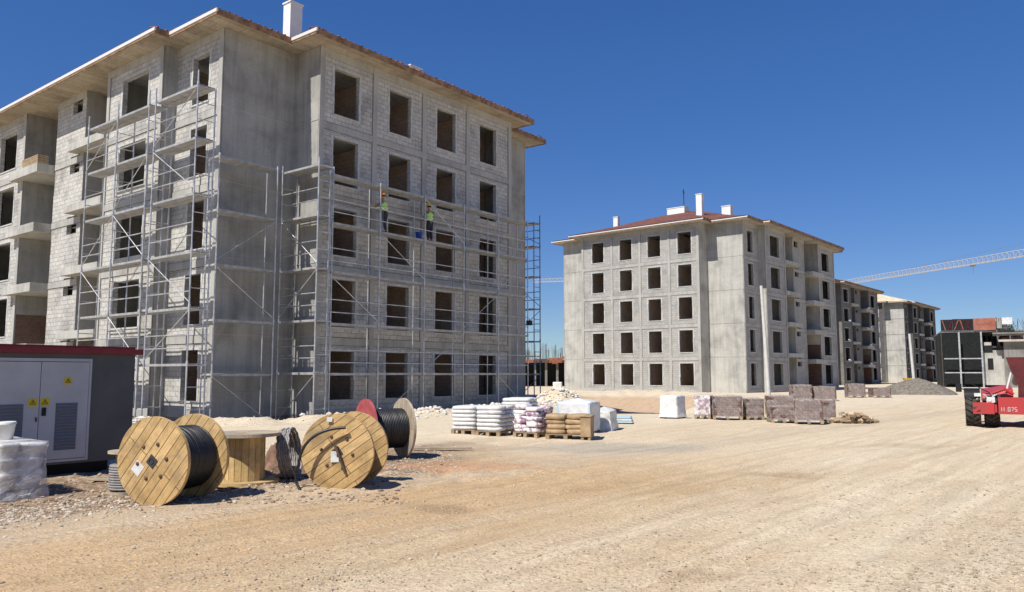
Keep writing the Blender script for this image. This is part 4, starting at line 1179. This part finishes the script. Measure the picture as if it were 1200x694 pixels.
# ------------------------------------------------------------------ pallets in the middle
def sack_stack(loc, rz, l, w_, rows, h, m_, label, cols=2, deps=2, group=None, name='sack_pallet', slump=0.0, crown=True, piece='sack'):
    root = empty(name, loc, rz, label, 'pallet load', group)
    pallet(root, l, w_)
    sl, sw = l / cols, w_ / deps
    for k in range(rows):
        for i in range(cols):
            for j in range(deps):
                mb = MB(); jx, jy = rnd.uniform(-.015, .015), rnd.uniform(-.015, .015)
                mb.blob((-l / 2 + sl * (i + .5) + jx, -w_ / 2 + sw * (j + .5) + jy, .146 + h * (k + .5) + slump * k * (rnd.random() - .5) * .1), (sl * .515, sw * .515, h * .56), 14, 8, .42, None, .10, rnd.randint(0, 99))
                mb.build(piece, m_, root)
    return root
PG = 'sack pallets between the two near buildings'
c = gp(545, 510); sack_stack((c.x + .1, c.y + .55, .0), R(-20), .72, 1.0, 6, .108, M['sack_white'], 'white sack stack, leftmost of the neat white pallets on the dirt', 1, 2, PG)
c = gp(575, 512); sack_stack((c.x + .12, c.y + .55, .0), R(-24), .74, 1.05, 6, .112, M['sack_white'], 'white sack stack with its grey shaded side showing, second from the left', 1, 2, PG)
c = gp(610, 505); sack_stack((c.x, c.y + 1.0, .0), R(-18), .9, 1.0, 7, .115, M['sack_white'], 'white sack stack standing behind the purple printed sacks', 1, 2, PG)
c = gp(624, 514); sack_stack((c.x + .05, c.y + .5, .0), R(-38), .80, .8, 6, .115, M['sack_purple'], 'uneven stack of white and purple printed sacks', 2, 2, PG, slump=.6)
c = gp(666, 516); sack_stack((c.x + .02, c.y + .42, .0), R(-14), 1.05, .75, 4, .125, M['carton'], 'low stack of light brown sacks on a pallet, nearest of the row', 2, 2, PG)
# brown crate at its right
cr = empty('crate', gp(690, 517) + Vector((.0, .35, 0)), R(-14), 'brown boxy crate on feet at the right end of the brown sacks', 'crate')
mb = MB()
mb.box((-.13, -.32, .10), (.13, .32, .60)); mb.build('box', M['carton'], cr)
mb = MB(); mb.box((-.15, -.34, .60), (.15, .34, .63)); mb.build('lid', M['ply'], cr)
for x in (-.09, .09):
    mb = MB(); mb.box((x - .035, -.30, 0), (x + .035, .30, .10)); mb.build('skid', M['ply'], cr)
# big wrapped packs behind
def pack(loc, rz, l, w_, h, label, m_in, m_out, name='wrapped_pallet', pal=True, flare=.02, group=None, n=48, amp=.04, sag=.03, cat='wrapped pallet'):
    root = empty(name, loc, rz, label, cat, group)
    z0 = .146 if pal else 0
    if pal: pallet(root, l * .98, w_ * .98)
    if m_in:
        mb = MB(); mb.box((-l / 2 + .02, -w_ / 2 + .02, z0 + .01), (l / 2 - .02, w_ / 2 - .02, z0 + h - .02)); mb.build('load', m_in, root)
    mb = MB(); drape(mb, l, w_, z0 * .4, z0 + h, rnd.random() * 20, amp, flare, n, 12, True, sag); mb.build('wrapping', m_out, root)
    return root
c = gp(676, 508); pack((c.x + .1, c.y + .5, 0), R(-24), 1.05, 1.0, .74, 'large white wrapped pack with pale blue edge behind the brown sacks', M['blue_white'], M['white_plastic'], sag=.10)
c = gp(709, 505); pack((c.x + .05, c.y + .55, 0), R(-20), .62, .9, .58, 'slumped pack under greyish plastic sheet, right of the large white pack', M['ply'], M['grey_plastic'], pal=False, flare=.18, amp=.08, sag=.12)
t = empty('board_stack', gp(729, 497) + Vector((.05, .3, .0)), R(-12), 'low stack of pale blue boards lying by the trench', 'boards')
for k in range(3):
    mb = MB(); mb.box((-.36, -.35, .04 + k * .075), (.36 - .03 * k, .35, .10 + k * .075)); mb.build('board', M['blue_white'] if k != 1 else M['white_plastic'], t)
for i, (px, py, s_) in enumerate(((650, 459, .62), (664, 459, .5))):
    c = gp(px, py); 
    if i == 0: pack((c.x + .3, c.y + .4, gz(c.x, c.y)), R(-10), .85, .7, .75, 'single white block pack against the corner of the second building', None, M['white_plastic'], pal=True, flare=.0, cat='wrapped pallet')
# tapered white pack
c = gp(788, 491); tw = pack((c.x + .1, c.y + .4, 0), R(-38), .72, .78, .72, 'tapered white wrapped pack with small dark print, standing alone', M['sack_white'], M['white_plastic'], pal=True, flare=.16, amp=.04)
mb = MB()
for z in (.30, .68):
    for i in range(4): mb.box((-.415 + .0, .0 + .055 * i - .1, z), (-.392 - (.0 if z > .5 else .03), .045 + .055 * i - .1, z + .10))
mb.build('print_mark', M['dark'], tw)
# film wrapped brick pallets
BG = 'film wrapped brick pallets in front of the second building'
for (px, py, l, w_, h, rz, lab, mi, mo) in (q[:4] + (q[4] * rnd.uniform(.76, .90), q[5] + rnd.uniform(-5, 5)) + q[6:] for q in (
    (828, 491, .62, .7, .86, -20, 'pale pinkish wrapped pallet with crinkled white film, leftmost of the brick pallets', 'sack_purple', 'film'),
    (856, 492, 1.08, .9, .90, -12, 'wide wrapped reddish brick pallet, second from the left', 'brick_pack', 'film'),
    (887, 492, .66, .9, .74, -6, 'narrow wrapped reddish brick pallet, third from the left in the front row', 'brick_pack', 'film'),
    (921, 496, .90, .8, .48, -10, 'low wrapped brick pallet in front of a taller one', 'brick_pack', 'film'),
    (953, 497, .95, .8, .78, -16, 'wrapped brick pallet with shiny vertical film creases, near the right end', 'brick_pack', 'film'),
    (975, 494, .55, .9, .76, -16, 'darker wrapped brick pallet at the right end of the front row', 'brick_pack', 'film'),
    (918, 486, 1.2, .8, .78, -10, 'wrapped brick pallet half hidden behind the low front one', 'brick_pack', 'film'),
    (941, 470, 1.25, 1.0, .95, -10, 'far wrapped brick pallet under the balconies, left of the far pair', 'brick_pack', 'film'),
    (968, 470, 1.45, 1.0, .95, -14, 'far wrapped brick pallet under the balconies, right of the far pair', 'brick_pack', 'film'),
    (1005, 466, 1.25, 1.0, .95, -8, 'isolated wrapped brick pallet in front of the third building', 'brick_pack', 'film'),
    (1034, 466, 1.3, 1.0, .70, -8, 'low wrapped brick pallet left of the grey gravel heap', 'brick_pack', 'film'))):
    c = gp(px, py); pack((c.x, c.y + .4, 0), R(rz), l, w_, h, lab, M[mi], M[mo], group=BG, pal=True, amp=.09, sag=.05)
# earth and sack debris
mb = MB()
for i in range(150):
    x, y = rnd.gauss(0, .3), rnd.gauss(0, .16); h_ = max(0, .30 * (1 - (x / .75) ** 2)); s_ = rnd.uniform(.03, .11)
    zz = h_ * rnd.random(); Mx_ = Matrix.Translation((x, y, zz + .02)) @ Matrix.Rotation(rnd.uniform(0, 6), 4, 'Z') @ Matrix.Rotation(rnd.uniform(-1, 1), 4, 'X')
    mb.box((-s_, -s_ * .7, -s_ * .6), (s_, s_ * rnd.uniform(.4, .9), s_ * rnd.uniform(.3, .7)), Mx_)
o = mb.build('rubble_heap', stone_mat('yellow brown rubble', (.24, .16, .09), (.52, .42, .29))); o.location = gp(1004, 496) + Vector((0, .3, 0)); tag(o, 'small heap of yellowish broken rubble right of the wrapped brick pallets', 'rubble heap', kind='stuff')

# mounds
def mound(name, c, rx, ry, h, m_, label, seed, rz=0.0, sharp=1.2):
    mb = MB(); n, k_ = 48, 18; vs = []; fs = []
    for k in range(k_ + 1):
        f = k / k_
        for i in range(n):
            t = 2 * math.pi * i / n; x, y = math.cos(t) * f, math.sin(t) * f
            rr_ = 1 + .18 * noise.noise(Vector((math.cos(t) * 1.5, math.sin(t) * 1.5, seed)))
            z = h * (1 - f ** sharp) * (1 - .25 * f) + .16 * h * (1 - f) * noise.noise(Vector((x * 3, y * 3, seed))) + .05 * h * noise.noise(Vector((x * 11, y * 11, seed)))
            vs.append((x * rx * rr_, y * ry * rr_, z if k < k_ else -.08))
    for k in range(k_):
        for i in range(n):
            j = (i + 1) % n; fs.append((k * n + i, (k + 1) * n + i, (k + 1) * n + j, k * n + j))
    mb.faces(vs, fs, True); o = mb.build(name, m_); o.location = c; o.rotation_euler = (0, 0, rz); tag(o, label, 'mound'); return o
c = gp(1091, 463); mound('gravel_mound', (c.x, c.y + 2.3, 0), 3.4, 2.6, 1.28, M['gravel_grey'], 'rounded dark grey gravel heap in the distance before the fourth building', 3, 0, 1.9)
c = gp(1050, 463); mound('gravel_mound', (c.x + .3, c.y + 1.8, 0), 2.6, 1.6, .62, M['gravel_grey'], 'low grey gravel spill to the left of the bigger heap', 9, 0, 1.3)
yt = empty('yellow_skip', gp(1068, 452) + Vector((0, 0, 0)), R(-20), 'yellow open skip behind the grey gravel heap', 'skip')
mb = MB(); 
mb.faces([(-1.2, -.7, .2), (1.2, -.7, .2), (1.2, .7, .2), (-1.2, .7, .2), (-1.6, -.9, 1.35), (1.6, -.9, 1.35), (1.6, .9, 1.35), (-1.6, .9, 1.35)], [(0, 3, 2, 1), (0, 1, 5, 4), (1, 2, 6, 5), (2, 3, 7, 6), (3, 0, 4, 7)]); mb.build('bin', M['yellow_paint'], yt)
for x in (-.8, .8): mb = MB(); mb.box((x - .1, -.6, 0), (x + .1, .6, .199)); mb.build('skid', M['steel_dark'], yt)

yt.scale = (.62, .62, .8)
# poles
def pole(px0, py0, Y, ztop, leanx, label):
    x = sp(px0, Y); root = empty('pole', (x, Y, 0), 0, label, 'pole', 'pale concrete poles')
    mb = MB(); mb.tube((0, 0, -.2), (leanx, 0, ztop), .135, 12, .095); mb.build('shaft', M['white_plastic_dull'], root)
    mb = MB(); mb.lathe([(.27, 0), (.27, .12), (.0, .12)], 12); mb.build('base', M['conc_light'], root)
pole(899, 468, 52, 7.55, -.30, 'tall pale leaning pole standing in front of the second building')
pole(1069, 445, 69, 5.2, -.25, 'shorter pale pole standing in front of the fourth building')

# ------------------------------------------------------------------ telehandler
th = empty('telehandler', (gp(1153, 501).x, 25.7, 0), R(-30), 'red telehandler with big muddy tyres at the right edge, dark red boom raised', 'construction vehicle')
def wheel(x, y, D, w_, name='wheel'):
    root = MB(); Mx = Matrix.Translation((x, y, D / 2)) @ Matrix.Rotation(R(90), 4, 'Y')
    r_ = D / 2
    root.lathe([(r_ * .55, -w_ / 2), (r_ * .86, -w_ / 2), (r_ * .96, -w_ * .42), (r_ * .97, 0), (r_ * .96, w_ * .42), (r_ * .86, w_ / 2), (r_ * .55, w_ / 2)], 36, Mx)
    n = 20
    for i in range(n):
        for s_ in (-1, 1):
            a = 2 * math.pi * (i + (.5 if s_ > 0 else 0)) / n
            Ml = Mx @ Matrix.Rotation(a, 4, 'Z') @ Matrix.Translation((r_ * .97, 0, s_ * w_ * .25)) @ Matrix.Rotation(s_ * .6, 4, 'X')
            root.box((-.02, -.03, -w_ * .27), (.035, .03, w_ * .27), Ml)
    o = root.build('wheel', M['rubber'], th)
    mb = MB(); mb.lathe([(0, -w_ * .3), (r_ * .3, -w_ * .32), (r_ * .56, -w_ * .42), (r_ * .56, w_ * .42), (r_ * .3, w_ * .32), (0, w_ * .3)], 24, Mx); mb.build('rim', M['red_dark'], o)
wheel(.0, .0, 1.22, .46); wheel(1.95, .0, 1.22, .46); wheel(.05, 2.7, 1.12, .42); wheel(1.95, 2.7, 1.12, .42)
wheel(.56, .25, .86, .46)
mb = MB()
for q in range(14):
    x, z = rnd.uniform(.3, .78), rnd.uniform(.86, 1.08); mb.box((x - .04, -.42, z - .03), (x + .05, -.28, z + .04), Matrix.Rotation(rnd.uniform(-.08, .08), 4, 'Y'))
mb.build('engine', M['steel_dark'], th)
mb = MB()
for q in range(5): mb.tube((rnd.uniform(.3, .7), -.45, .88), (rnd.uniform(.3, .75), -.44, 1.12), .02, 6)
mb.build('engine_pipe', M['galv'], th)
mb = MB(); mb.box((.35, -.2, .48), (1.6, 3.2, .82)); mb.box((.25, -.10, .40), (.5, .15, .72)); mb.build('chassis', M['red'], th)
mb = MB(); mb.box((.0, -.62, .46), (.62, -.30, .84)); mb.box((.62, -.55, .52), (.70, -.3, .78)); mb.build('bumper', M['red'], th)
mb = MB(); mb.box((.74, -.66, .46), (1.62, -.34, 1.02)); fp_ = mb.build('front_plate', M['red'], th)
# white stencilled characters on the plate, too worn to read in the photograph
FONT = {'1': [(1, 0, 1, 4)], 'I': [(1, 0, 1, 4)], '.': [(1, 0, 1, .4)], '0': [(0, 0, 0, 4), (2, 0, 2, 4), (0, 0, 2, 0), (0, 4, 2, 4)], '7': [(0, 4, 2, 4), (2, 4, 1, 0)], '5': [(2, 4, 0, 4), (0, 4, 0, 2), (0, 2, 2, 2), (2, 2, 2, 0), (2, 0, 0, 0)]}
mb = MB(); cx_ = .80
for ch in '11.075':
    for (a, b, c_, d_) in FONT[ch]:
        mb.tube((cx_ + a * .028, -.663, .56 + b * .032), (cx_ + c_ * .028, -.663, .56 + d_ * .032 + .002), .011, 5)
    cx_ += .095 if ch not in '1.' else .07
mb.build('lettering', mat('worn white lettering', (.55, .48, .46), .7), fp_)
# fenders
for (x, y) in ((.0, .0), (1.95, .0)):
    mb = MB(); n = 12
    prev = None
    for i in range(n + 1):
        a = math.pi * i / n; p = (y - math.cos(a) * .5, .98 + math.sin(a) * .30)
        if prev: mb.faces([(x - .24, prev[0], prev[1]), (x + .24, prev[0], prev[1]), (x + .24, p[0], p[1]), (x - .24, p[0], p[1]), (x - .24, prev[0], prev[1] + .03), (x + .24, prev[0], prev[1] + .03), (x + .24, p[0], p[1] + .03), (x - .24, p[0], p[1] + .03)], [(0, 1, 2, 3), (4, 7, 6, 5), (0, 4, 5, 1), (3, 2, 6, 7), (0, 3, 7, 4), (1, 5, 6, 2)])
        prev = p
    mb.build('fender', M['dark'], th)
mb = MB()      # sloping bonnet
mb.faces([(.30, -.25, .84), (1.2, -.25, .84), (1.2, 2.2, .84), (.30, 2.2, .84), (.30, -.15, 1.12), (1.2, -.2, 1.28), (1.2, 2.2, 1.42), (.30, 2.2, 1.26)], [(0, 3, 2, 1), (4, 5, 6, 7), (0, 1, 5, 4), (1, 2, 6, 5), (2, 3, 7, 6), (3, 0, 4, 7)])
mb.build('bonnet', M['red'], th)
mb = MB(); mb.tube((.15, -.45, .86), (.15, -.45, 1.12), .05, 8); mb.box((.06, -.54, 1.04), (.26, -.40, 1.15)); mb.build('headlight', M['grey_plastic'], th)
mb = MB(); mb.box((.42, -.48, .84), (.66, -.30, 1.02)); mb.tube((.5, -.5, .93), (.5, -.4, .93), .07, 12); mb.build('headlight', M['strip'], th)
for q in range(3):
    mb = MB(); mb.path([(.3 + .1 * q, -.3, .85), (.42 + .12 * q, -.42, 1.0 + .04 * q), (.62 + .1 * q, -.36, .9)], .018, 6); mb.build('hydraulic_hose', M['dark'], th)
mb = MB(); mb.tube((.0, -.1, 1.15), (-.38, -.3, 1.33), .018); mb.box((-.48, -.34, 1.18), (-.30, -.26, 1.46)); mb.build('mirror', M['dark'], th)
mb = MB(); mb.tube((-.1, -.28, 1.52), (.62, -.2, 1.10), .016); mb.build('mirror_arm', M['dark'], th)
th.scale = (.94, .94, .94)
# raised boom head, dark red, wide at the top
mb = MB()
prof = [(1.05, 2.36), (1.56, 2.36), (1.62, 2.1), (1.60, 1.5), (1.62, 1.0), (1.34, 1.0), (1.36, 1.45), (1.16, 1.95)]
f0 = [(x, -.32, z) for x, z in prof]; f1_ = [(x, -.10, z) for x, z in prof]
mb.poly(f0); mb.poly(f1_[::-1])
for i in range(len(prof)):
    j = (i + 1) % len(prof); mb.poly([f0[j], f0[i], f1_[i], f1_[j]])
mb.tube((1.45, -.1, 2.0), (1.45, 3.0, 1.5), .14, 8); mb.build('boom', M['red_dark'], th)
mb = MB(); mb.tube((1.18, -.2, 1.85), (1.0, -.22, 1.2), .035, 8, .035); mb.build('hydraulic_ram', M['white_metal'], th)
mb = MB(); mb.path([(.55, -.3, 1.12), (.95, -.4, 1.30), (1.2, -.35, 1.12)], .05, 8); mb.build('boom_link', M['red'], th)
# cab, mostly out of the frame
cabm = MB(); cabm.box((1.62, .2, .84), (2.5, 1.8, 1.3)); cabm.build('cab', M['red'], th)
mb = MB()
for x in (1.65, 2.47):
    for y in (.25, 1.75): mb.box((x - .03, y - .03, 1.3), (x + .03, y + .03, 2.3))
mb.box((1.6, .18, 2.3), (2.52, 1.82, 2.38)); mb.build('cab_frame', M['dark'], th)
mb = MB(); mb.box((1.69, .24, 1.31), (2.43, .26, 2.29)); mb.build('window', M['glass'], th)

# ------------------------------------------------------------------ fifth structure, under construction
Y5 = 100.0
b5 = empty('building_frame', (sp(1103, Y5), Y5, 0), R(-25), 'concrete frame under construction with orange red formwork on its top storey, far right', 'building')
def bx(name, m_, *boxes, parent=None):
    mb = MB()
    for a, b in boxes: mb.box(a, b)
    return mb.build(name, M[m_], parent or b5)
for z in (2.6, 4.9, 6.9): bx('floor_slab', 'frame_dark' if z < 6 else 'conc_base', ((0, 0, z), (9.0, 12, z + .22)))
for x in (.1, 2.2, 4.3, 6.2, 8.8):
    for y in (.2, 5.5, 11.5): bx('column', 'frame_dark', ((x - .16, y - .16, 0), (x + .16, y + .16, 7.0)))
bx('back_wall', 'storey_shade', ((0, 11.7, 0), (10.5, 11.9, 7)))
bx('shade_sheet', 'storey_shade', ((0.02, -.06, .25), (4.3, -.02, 6.85)))  # dark sheets added where the storeys are open and only in shade
bx('shade_sheet', 'storey_shade', ((-.05, .3, 0), (-.01, 11, 6.9)))
for (x0, x1, z0, z1) in ((.0, 1.3, 7.14, 8.55), (1.32, 2.3, 7.14, 8.6), (2.32, 3.58, 7.14, 8.58)): bx('formwork_panel', 'dark', ((x0, -.1, z0), (x1, .05, z1)))
for i in range(9):
    mb = MB(); x = .5 + i * .33; mb.tube((x, -.16, 7.2), (x + (.5 if i % 2 else -.35), -.16, 8.5), .05, 5); mb.build('prop', M['red_dark'] if i % 3 else M['form_red'], b5)
for i in range(3): bx('formwork_panel', 'form_red', ((3.6, -.15, 7.14 + .50 * i), (6.0, .1, 7.14 + .50 * i + .47)))
bx('white_wall', 'conc_light', ((4.4, -.3, .3), (6.9, -.1, 4.6)), ((4.6, -.3, 4.602), (5.4, -.1, 5.6)))
bx('window', 'dark', ((4.9, -.33, 2.2), (5.5, -.31, 3.6)))
bx('window', 'dark', ((4.5, -.33, 4.3), (5.5, -.31, 5.2)))
bx('grey_wall', 'conc_base', ((6.6, -1.1, 0), (9.6, -.9, 5.6)))
mb = MB(); mb.box((5.6, -2.0, 6.35), (11.2, -.2, 6.55)); mb.box((5.4, -2.2, 6.55), (11.5, -1.5, 6.7)); mb.build('roof_slab', M['conc_base'], b5)
for x in (5.9, 7.2, 8.6, 10.2): bx('prop', 'galv', ((x, -1.7, 5.85), (x + .12, -1.58, 6.35)))
bx('timber_stack', 'form_red', ((6.4, -1.3, 5.86), (8.9, -.9, 6.1)))
bx('parapet', 'conc_light', ((6.0, -1.8, 5.6), (9.8, -.88, 5.85)))
for x0 in (6.1, 6.7): bx('formwork_panel', 'conc', ((x0, -.6, 7.3), (x0 + .5, .0, 8.6)))
mb = MB(); mb.box((6.6, -.9, 7.75), (7.7, -.82, 8.6)); mb.build('white_panel', M['white_plastic'], b5)
for i in range(30):
    x = 6.2 + i * .16; mb = MB() if i == 0 else mb; mb.tube((x, rnd.uniform(-1, 3), 7.2), (x + rnd.uniform(-.1, .1), rnd.uniform(-1, 3), 8.0 + rnd.random() * .7), .02, 4)
mb.build('rebar', M['rebar'], b5)['kind'] = 'stuff'
s5 = empty('scaffold', (sp(1103, Y5) - .4, Y5 - 1.1, 0), R(-25), 'pale tube scaffold of square bays in front of the far concrete frame', 'scaffold', None)
for x in (1.75, 4.15):
    for y in (0,):
        mb = MB(); mb.box((x - .09, y - .06, 0), (x + .09, y + .06, 6.9)); mb.build('standard', M['galv'], s5)
for z in (1.75, 3.5): mb = MB(); mb.box((.0, -.08, z), (4.2, .06, z + .14)); mb.build('ledger', M['galv'], s5)
# tree behind it
tr = empty('tree', (sp(1174, 135), 135, 0), 0, 'dark green tree top showing behind the far concrete frame', 'tree')
mb = MB(); mb.tube((0, 0, 0), (.2, 0, 6.5), .35, 8, .18); mb.tube((.1, 0, 5), (1.2, .4, 8.5), .15, 6, .06); mb.tube((.1, 0, 5.4), (-1.0, -.4, 8.3), .14, 6, .05); mb.build('trunk', M['rust_dark'], tr)
mb = MB()
for i in range(1500):
    a = rnd.uniform(0, 6.28); ph = rnd.uniform(-1, 1); r_ = rnd.random() ** .4; lump = 1 + .35 * noise.noise(Vector((math.cos(a) * 2, math.sin(a) * 2, ph * 2)))
    c_ = Vector((math.cos(a) * 2.2 * r_ * lump * math.sqrt(1 - ph * ph), math.sin(a) * 2.2 * r_ * lump * math.sqrt(1 - ph * ph), 8.6 + ph * 2.6 * r_ * lump))
    s_ = rnd.uniform(.12, .3); d1 = Vector((rnd.gauss(0, 1), rnd.gauss(0, 1), rnd.gauss(0, 1))).normalized(); d2 = d1.orthogonal().normalized()
    mb.poly([c_ - d1 * s_, c_ + d2 * s_ * .6, c_ + d1 * s_, c_ - d2 * s_ * .6])
mb.build('crown', noisy('foliage', (.025, .05, .02), (.07, .11, .04), 1.5, .9, bump=0), tr)

# ------------------------------------------------------------------ dark frame between the two near buildings
Y6 = 105.0
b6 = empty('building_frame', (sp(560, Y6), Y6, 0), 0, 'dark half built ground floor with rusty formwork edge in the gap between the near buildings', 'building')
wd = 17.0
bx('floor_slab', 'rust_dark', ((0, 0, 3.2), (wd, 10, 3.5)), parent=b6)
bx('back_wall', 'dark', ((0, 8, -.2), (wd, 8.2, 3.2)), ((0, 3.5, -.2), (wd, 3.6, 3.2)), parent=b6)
for i in range(12): bx('column', 'conc_base', ((i * 1.5, .3, -.2), (i * 1.5 + .3, .6, 3.2)), parent=b6)
for i in range(9): bx('formwork_panel', 'rust' if i % 2 else 'rust_dark', ((i * 1.9, -.25, 3.15), (i * 1.9 + 1.8, -.05, 3.55 + .12 * (i % 3))), parent=b6)
mb = MB()
for i in range(150):
    x = rnd.uniform(0, wd); y = rnd.uniform(.5, 9); mb.tube((x, y, 3.5), (x + rnd.uniform(-.1, .1), y, 4.6 + rnd.random() * 1.3), .03, 4)
o = mb.build('rebar', M['rebar'], b6); o['kind'] = 'stuff'
for i in range(8):
    mb = MB(); x = rnd.uniform(6, 13); mb.tube((x, -.6, 3.0), (x + 1.6, -.6, 4.0), .05, 5); mb.build('prop', M['rust'], b6)

# ------------------------------------------------------------------ tower cranes
def crane(tip, foot, h, jibd, label, seg=1.9, mast=1.6):
    root = empty('tower_crane', (foot[0], foot[1], 0), 0, label, 'crane', None)
    f = Vector((foot[0], foot[1], 0)); L = Vector((tip[0], tip[1], 0)) - f; ln = L.length; e = L / ln; s_ = Vector((-e.y, e.x, 0))
    P = lambda a, w_, z: e * a + s_ * w_ + Vector((0, 0, z))
    def truss(name, a0, a1, dep, wdt, m_):
        mb = MB(); n = max(2, int(abs(a1 - a0) / seg)); st = (a1 - a0) / n
        for k, w_ in enumerate((-wdt / 2, wdt / 2)): mb.tube(P(a0, w_, h), P(a1, w_, h), .10, 5)
        mb.tube(P(a0, 0, h + dep), P(a1, 0, h + dep * .75), .10, 5)
        for i in range(n):
            a = a0 + st * i; d0 = dep * (1 - .25 * i / n); d1 = dep * (1 - .25 * (i + .5) / n)
            for w_ in (-wdt / 2, wdt / 2):
                mb.tube(P(a, w_, h), P(a + st / 2, 0, h + d1), .045, 4); mb.tube(P(a + st / 2, 0, h + d1), P(a + st, w_, h), .045, 4)
            mb.tube(P(a, -wdt / 2, h), P(a, wdt / 2, h), .05, 4)
        mb.build(name, m_, root)
    truss('jib', 2, ln, jibd, 1.5, M['crane']); truss('counter_jib', -2, -15, 1.2, 1.5, M['crane'])
    mb = MB()
    for x in (-mast / 2, mast / 2):
        for y in (-mast / 2, mast / 2): mb.tube((x, y, 0), (x, y, h + 1), .1, 5)
    z = 0; k = 0
    while z < h - 1.6:
        m2 = mast / 2
        for (p, q) in (((-m2, -m2), (m2, -m2)), ((m2, -m2), (m2, m2)), ((m2, m2), (-m2, m2)), ((-m2, m2), (-m2, -m2))):
            mb.tube((*p, z), (*q, z + 1.6), .05, 4); mb.tube((*p, z), (*q, z), .05, 4)
        z += 1.6
    mb.build('mast', M['crane'], root)
    mb = MB(); mb.tube(P(0, 0, h), P(0, 0, h + 5), .25, 6, .1); mb.build('tower_head', M['crane'], root)
    mb = MB(); mb.tube(P(0, 0, h + 5), P(ln * .65, 0, h + jibd), .06, 4); mb.tube(P(0, 0, h + 5), P(-13, 0, h + 1.2), .06, 4); mb.build('tie', M['crane_dark'], root)
    mb = MB()
    for q in range(3): mb.box((-1, -1, -1.4), (.2, 1, .8), Matrix.Translation(P(-12 - 1.0 * q, 0, h - .2)) @ Matrix.Rotation(math.atan2(e.y, e.x), 4, 'Z') @ Matrix.Diagonal((.7, .7, 1, 1)))
    mb.build('counterweight', M['conc'], root)
    mb = MB(); mb.box((-.9, -.9, -1.9), (.9, .9, .3), Matrix.Translation(P(1.2, 1.6, h))); mb.build('cab', M['crane_dark'], root)
    mb = MB(); mb.box((-.6, -.7, -.7), (.6, .7, -.3), Matrix.Translation(P(ln * .4, 0, h))); mb.tube(P(ln * .4, 0, h - .5), P(ln * .4, 0, h - 3.2), .05, 4); mb.build('trolley', M['crane_dark'], root)
    return root
def at_z(px, py, z): r = ray(px, py); t = (z - EYE) / r.z; return Vector((r.x * t, r.y * t, z))
tip = at_z(985, 334.5, 38); mid = at_z(1200, 300.5, 38); dirv = (mid - tip).normalized(); foot = tip + dirv * 108
crane(tip, foot, 38.0, 2.3, 'large white lattice crane jib sloping up across the right of the sky')
tip = at_z(625, 331, 48); mid = at_z(740, 327, 48)
crane(tip, tip + (mid - tip).normalized() * 42, 48.0, 2.0, 'thin distant crane jib seen in the gap between the two near buildings')

# fence like boundary strip of far earth banks, low rise of land on the horizon
mb = MB(); vs = []; fs = []; n = 140
for i in range(n + 1):
    x = -900 + 2600 * i / n; h_ = 6 + 5 * noise.noise(Vector((x * .006, 0, 1))) + 2 * noise.noise(Vector((x * .03, 0, 4)))
    for (yy, zz) in ((900, -1), (960, h_ * .7), (1050, h_), (1300, -1)): vs.append((x, yy, zz))
for i in range(n):
    for k in range(3): a = i * 4 + k; fs.append((a, a + 4, a + 5, a + 1))
mb.faces(vs, fs, True); o = mb.build('hills', noisy('far hills', (.20, .17, .12), (.32, .27, .19), .02, .95, bump=0), uvs=False); tag(o, kind='structure')
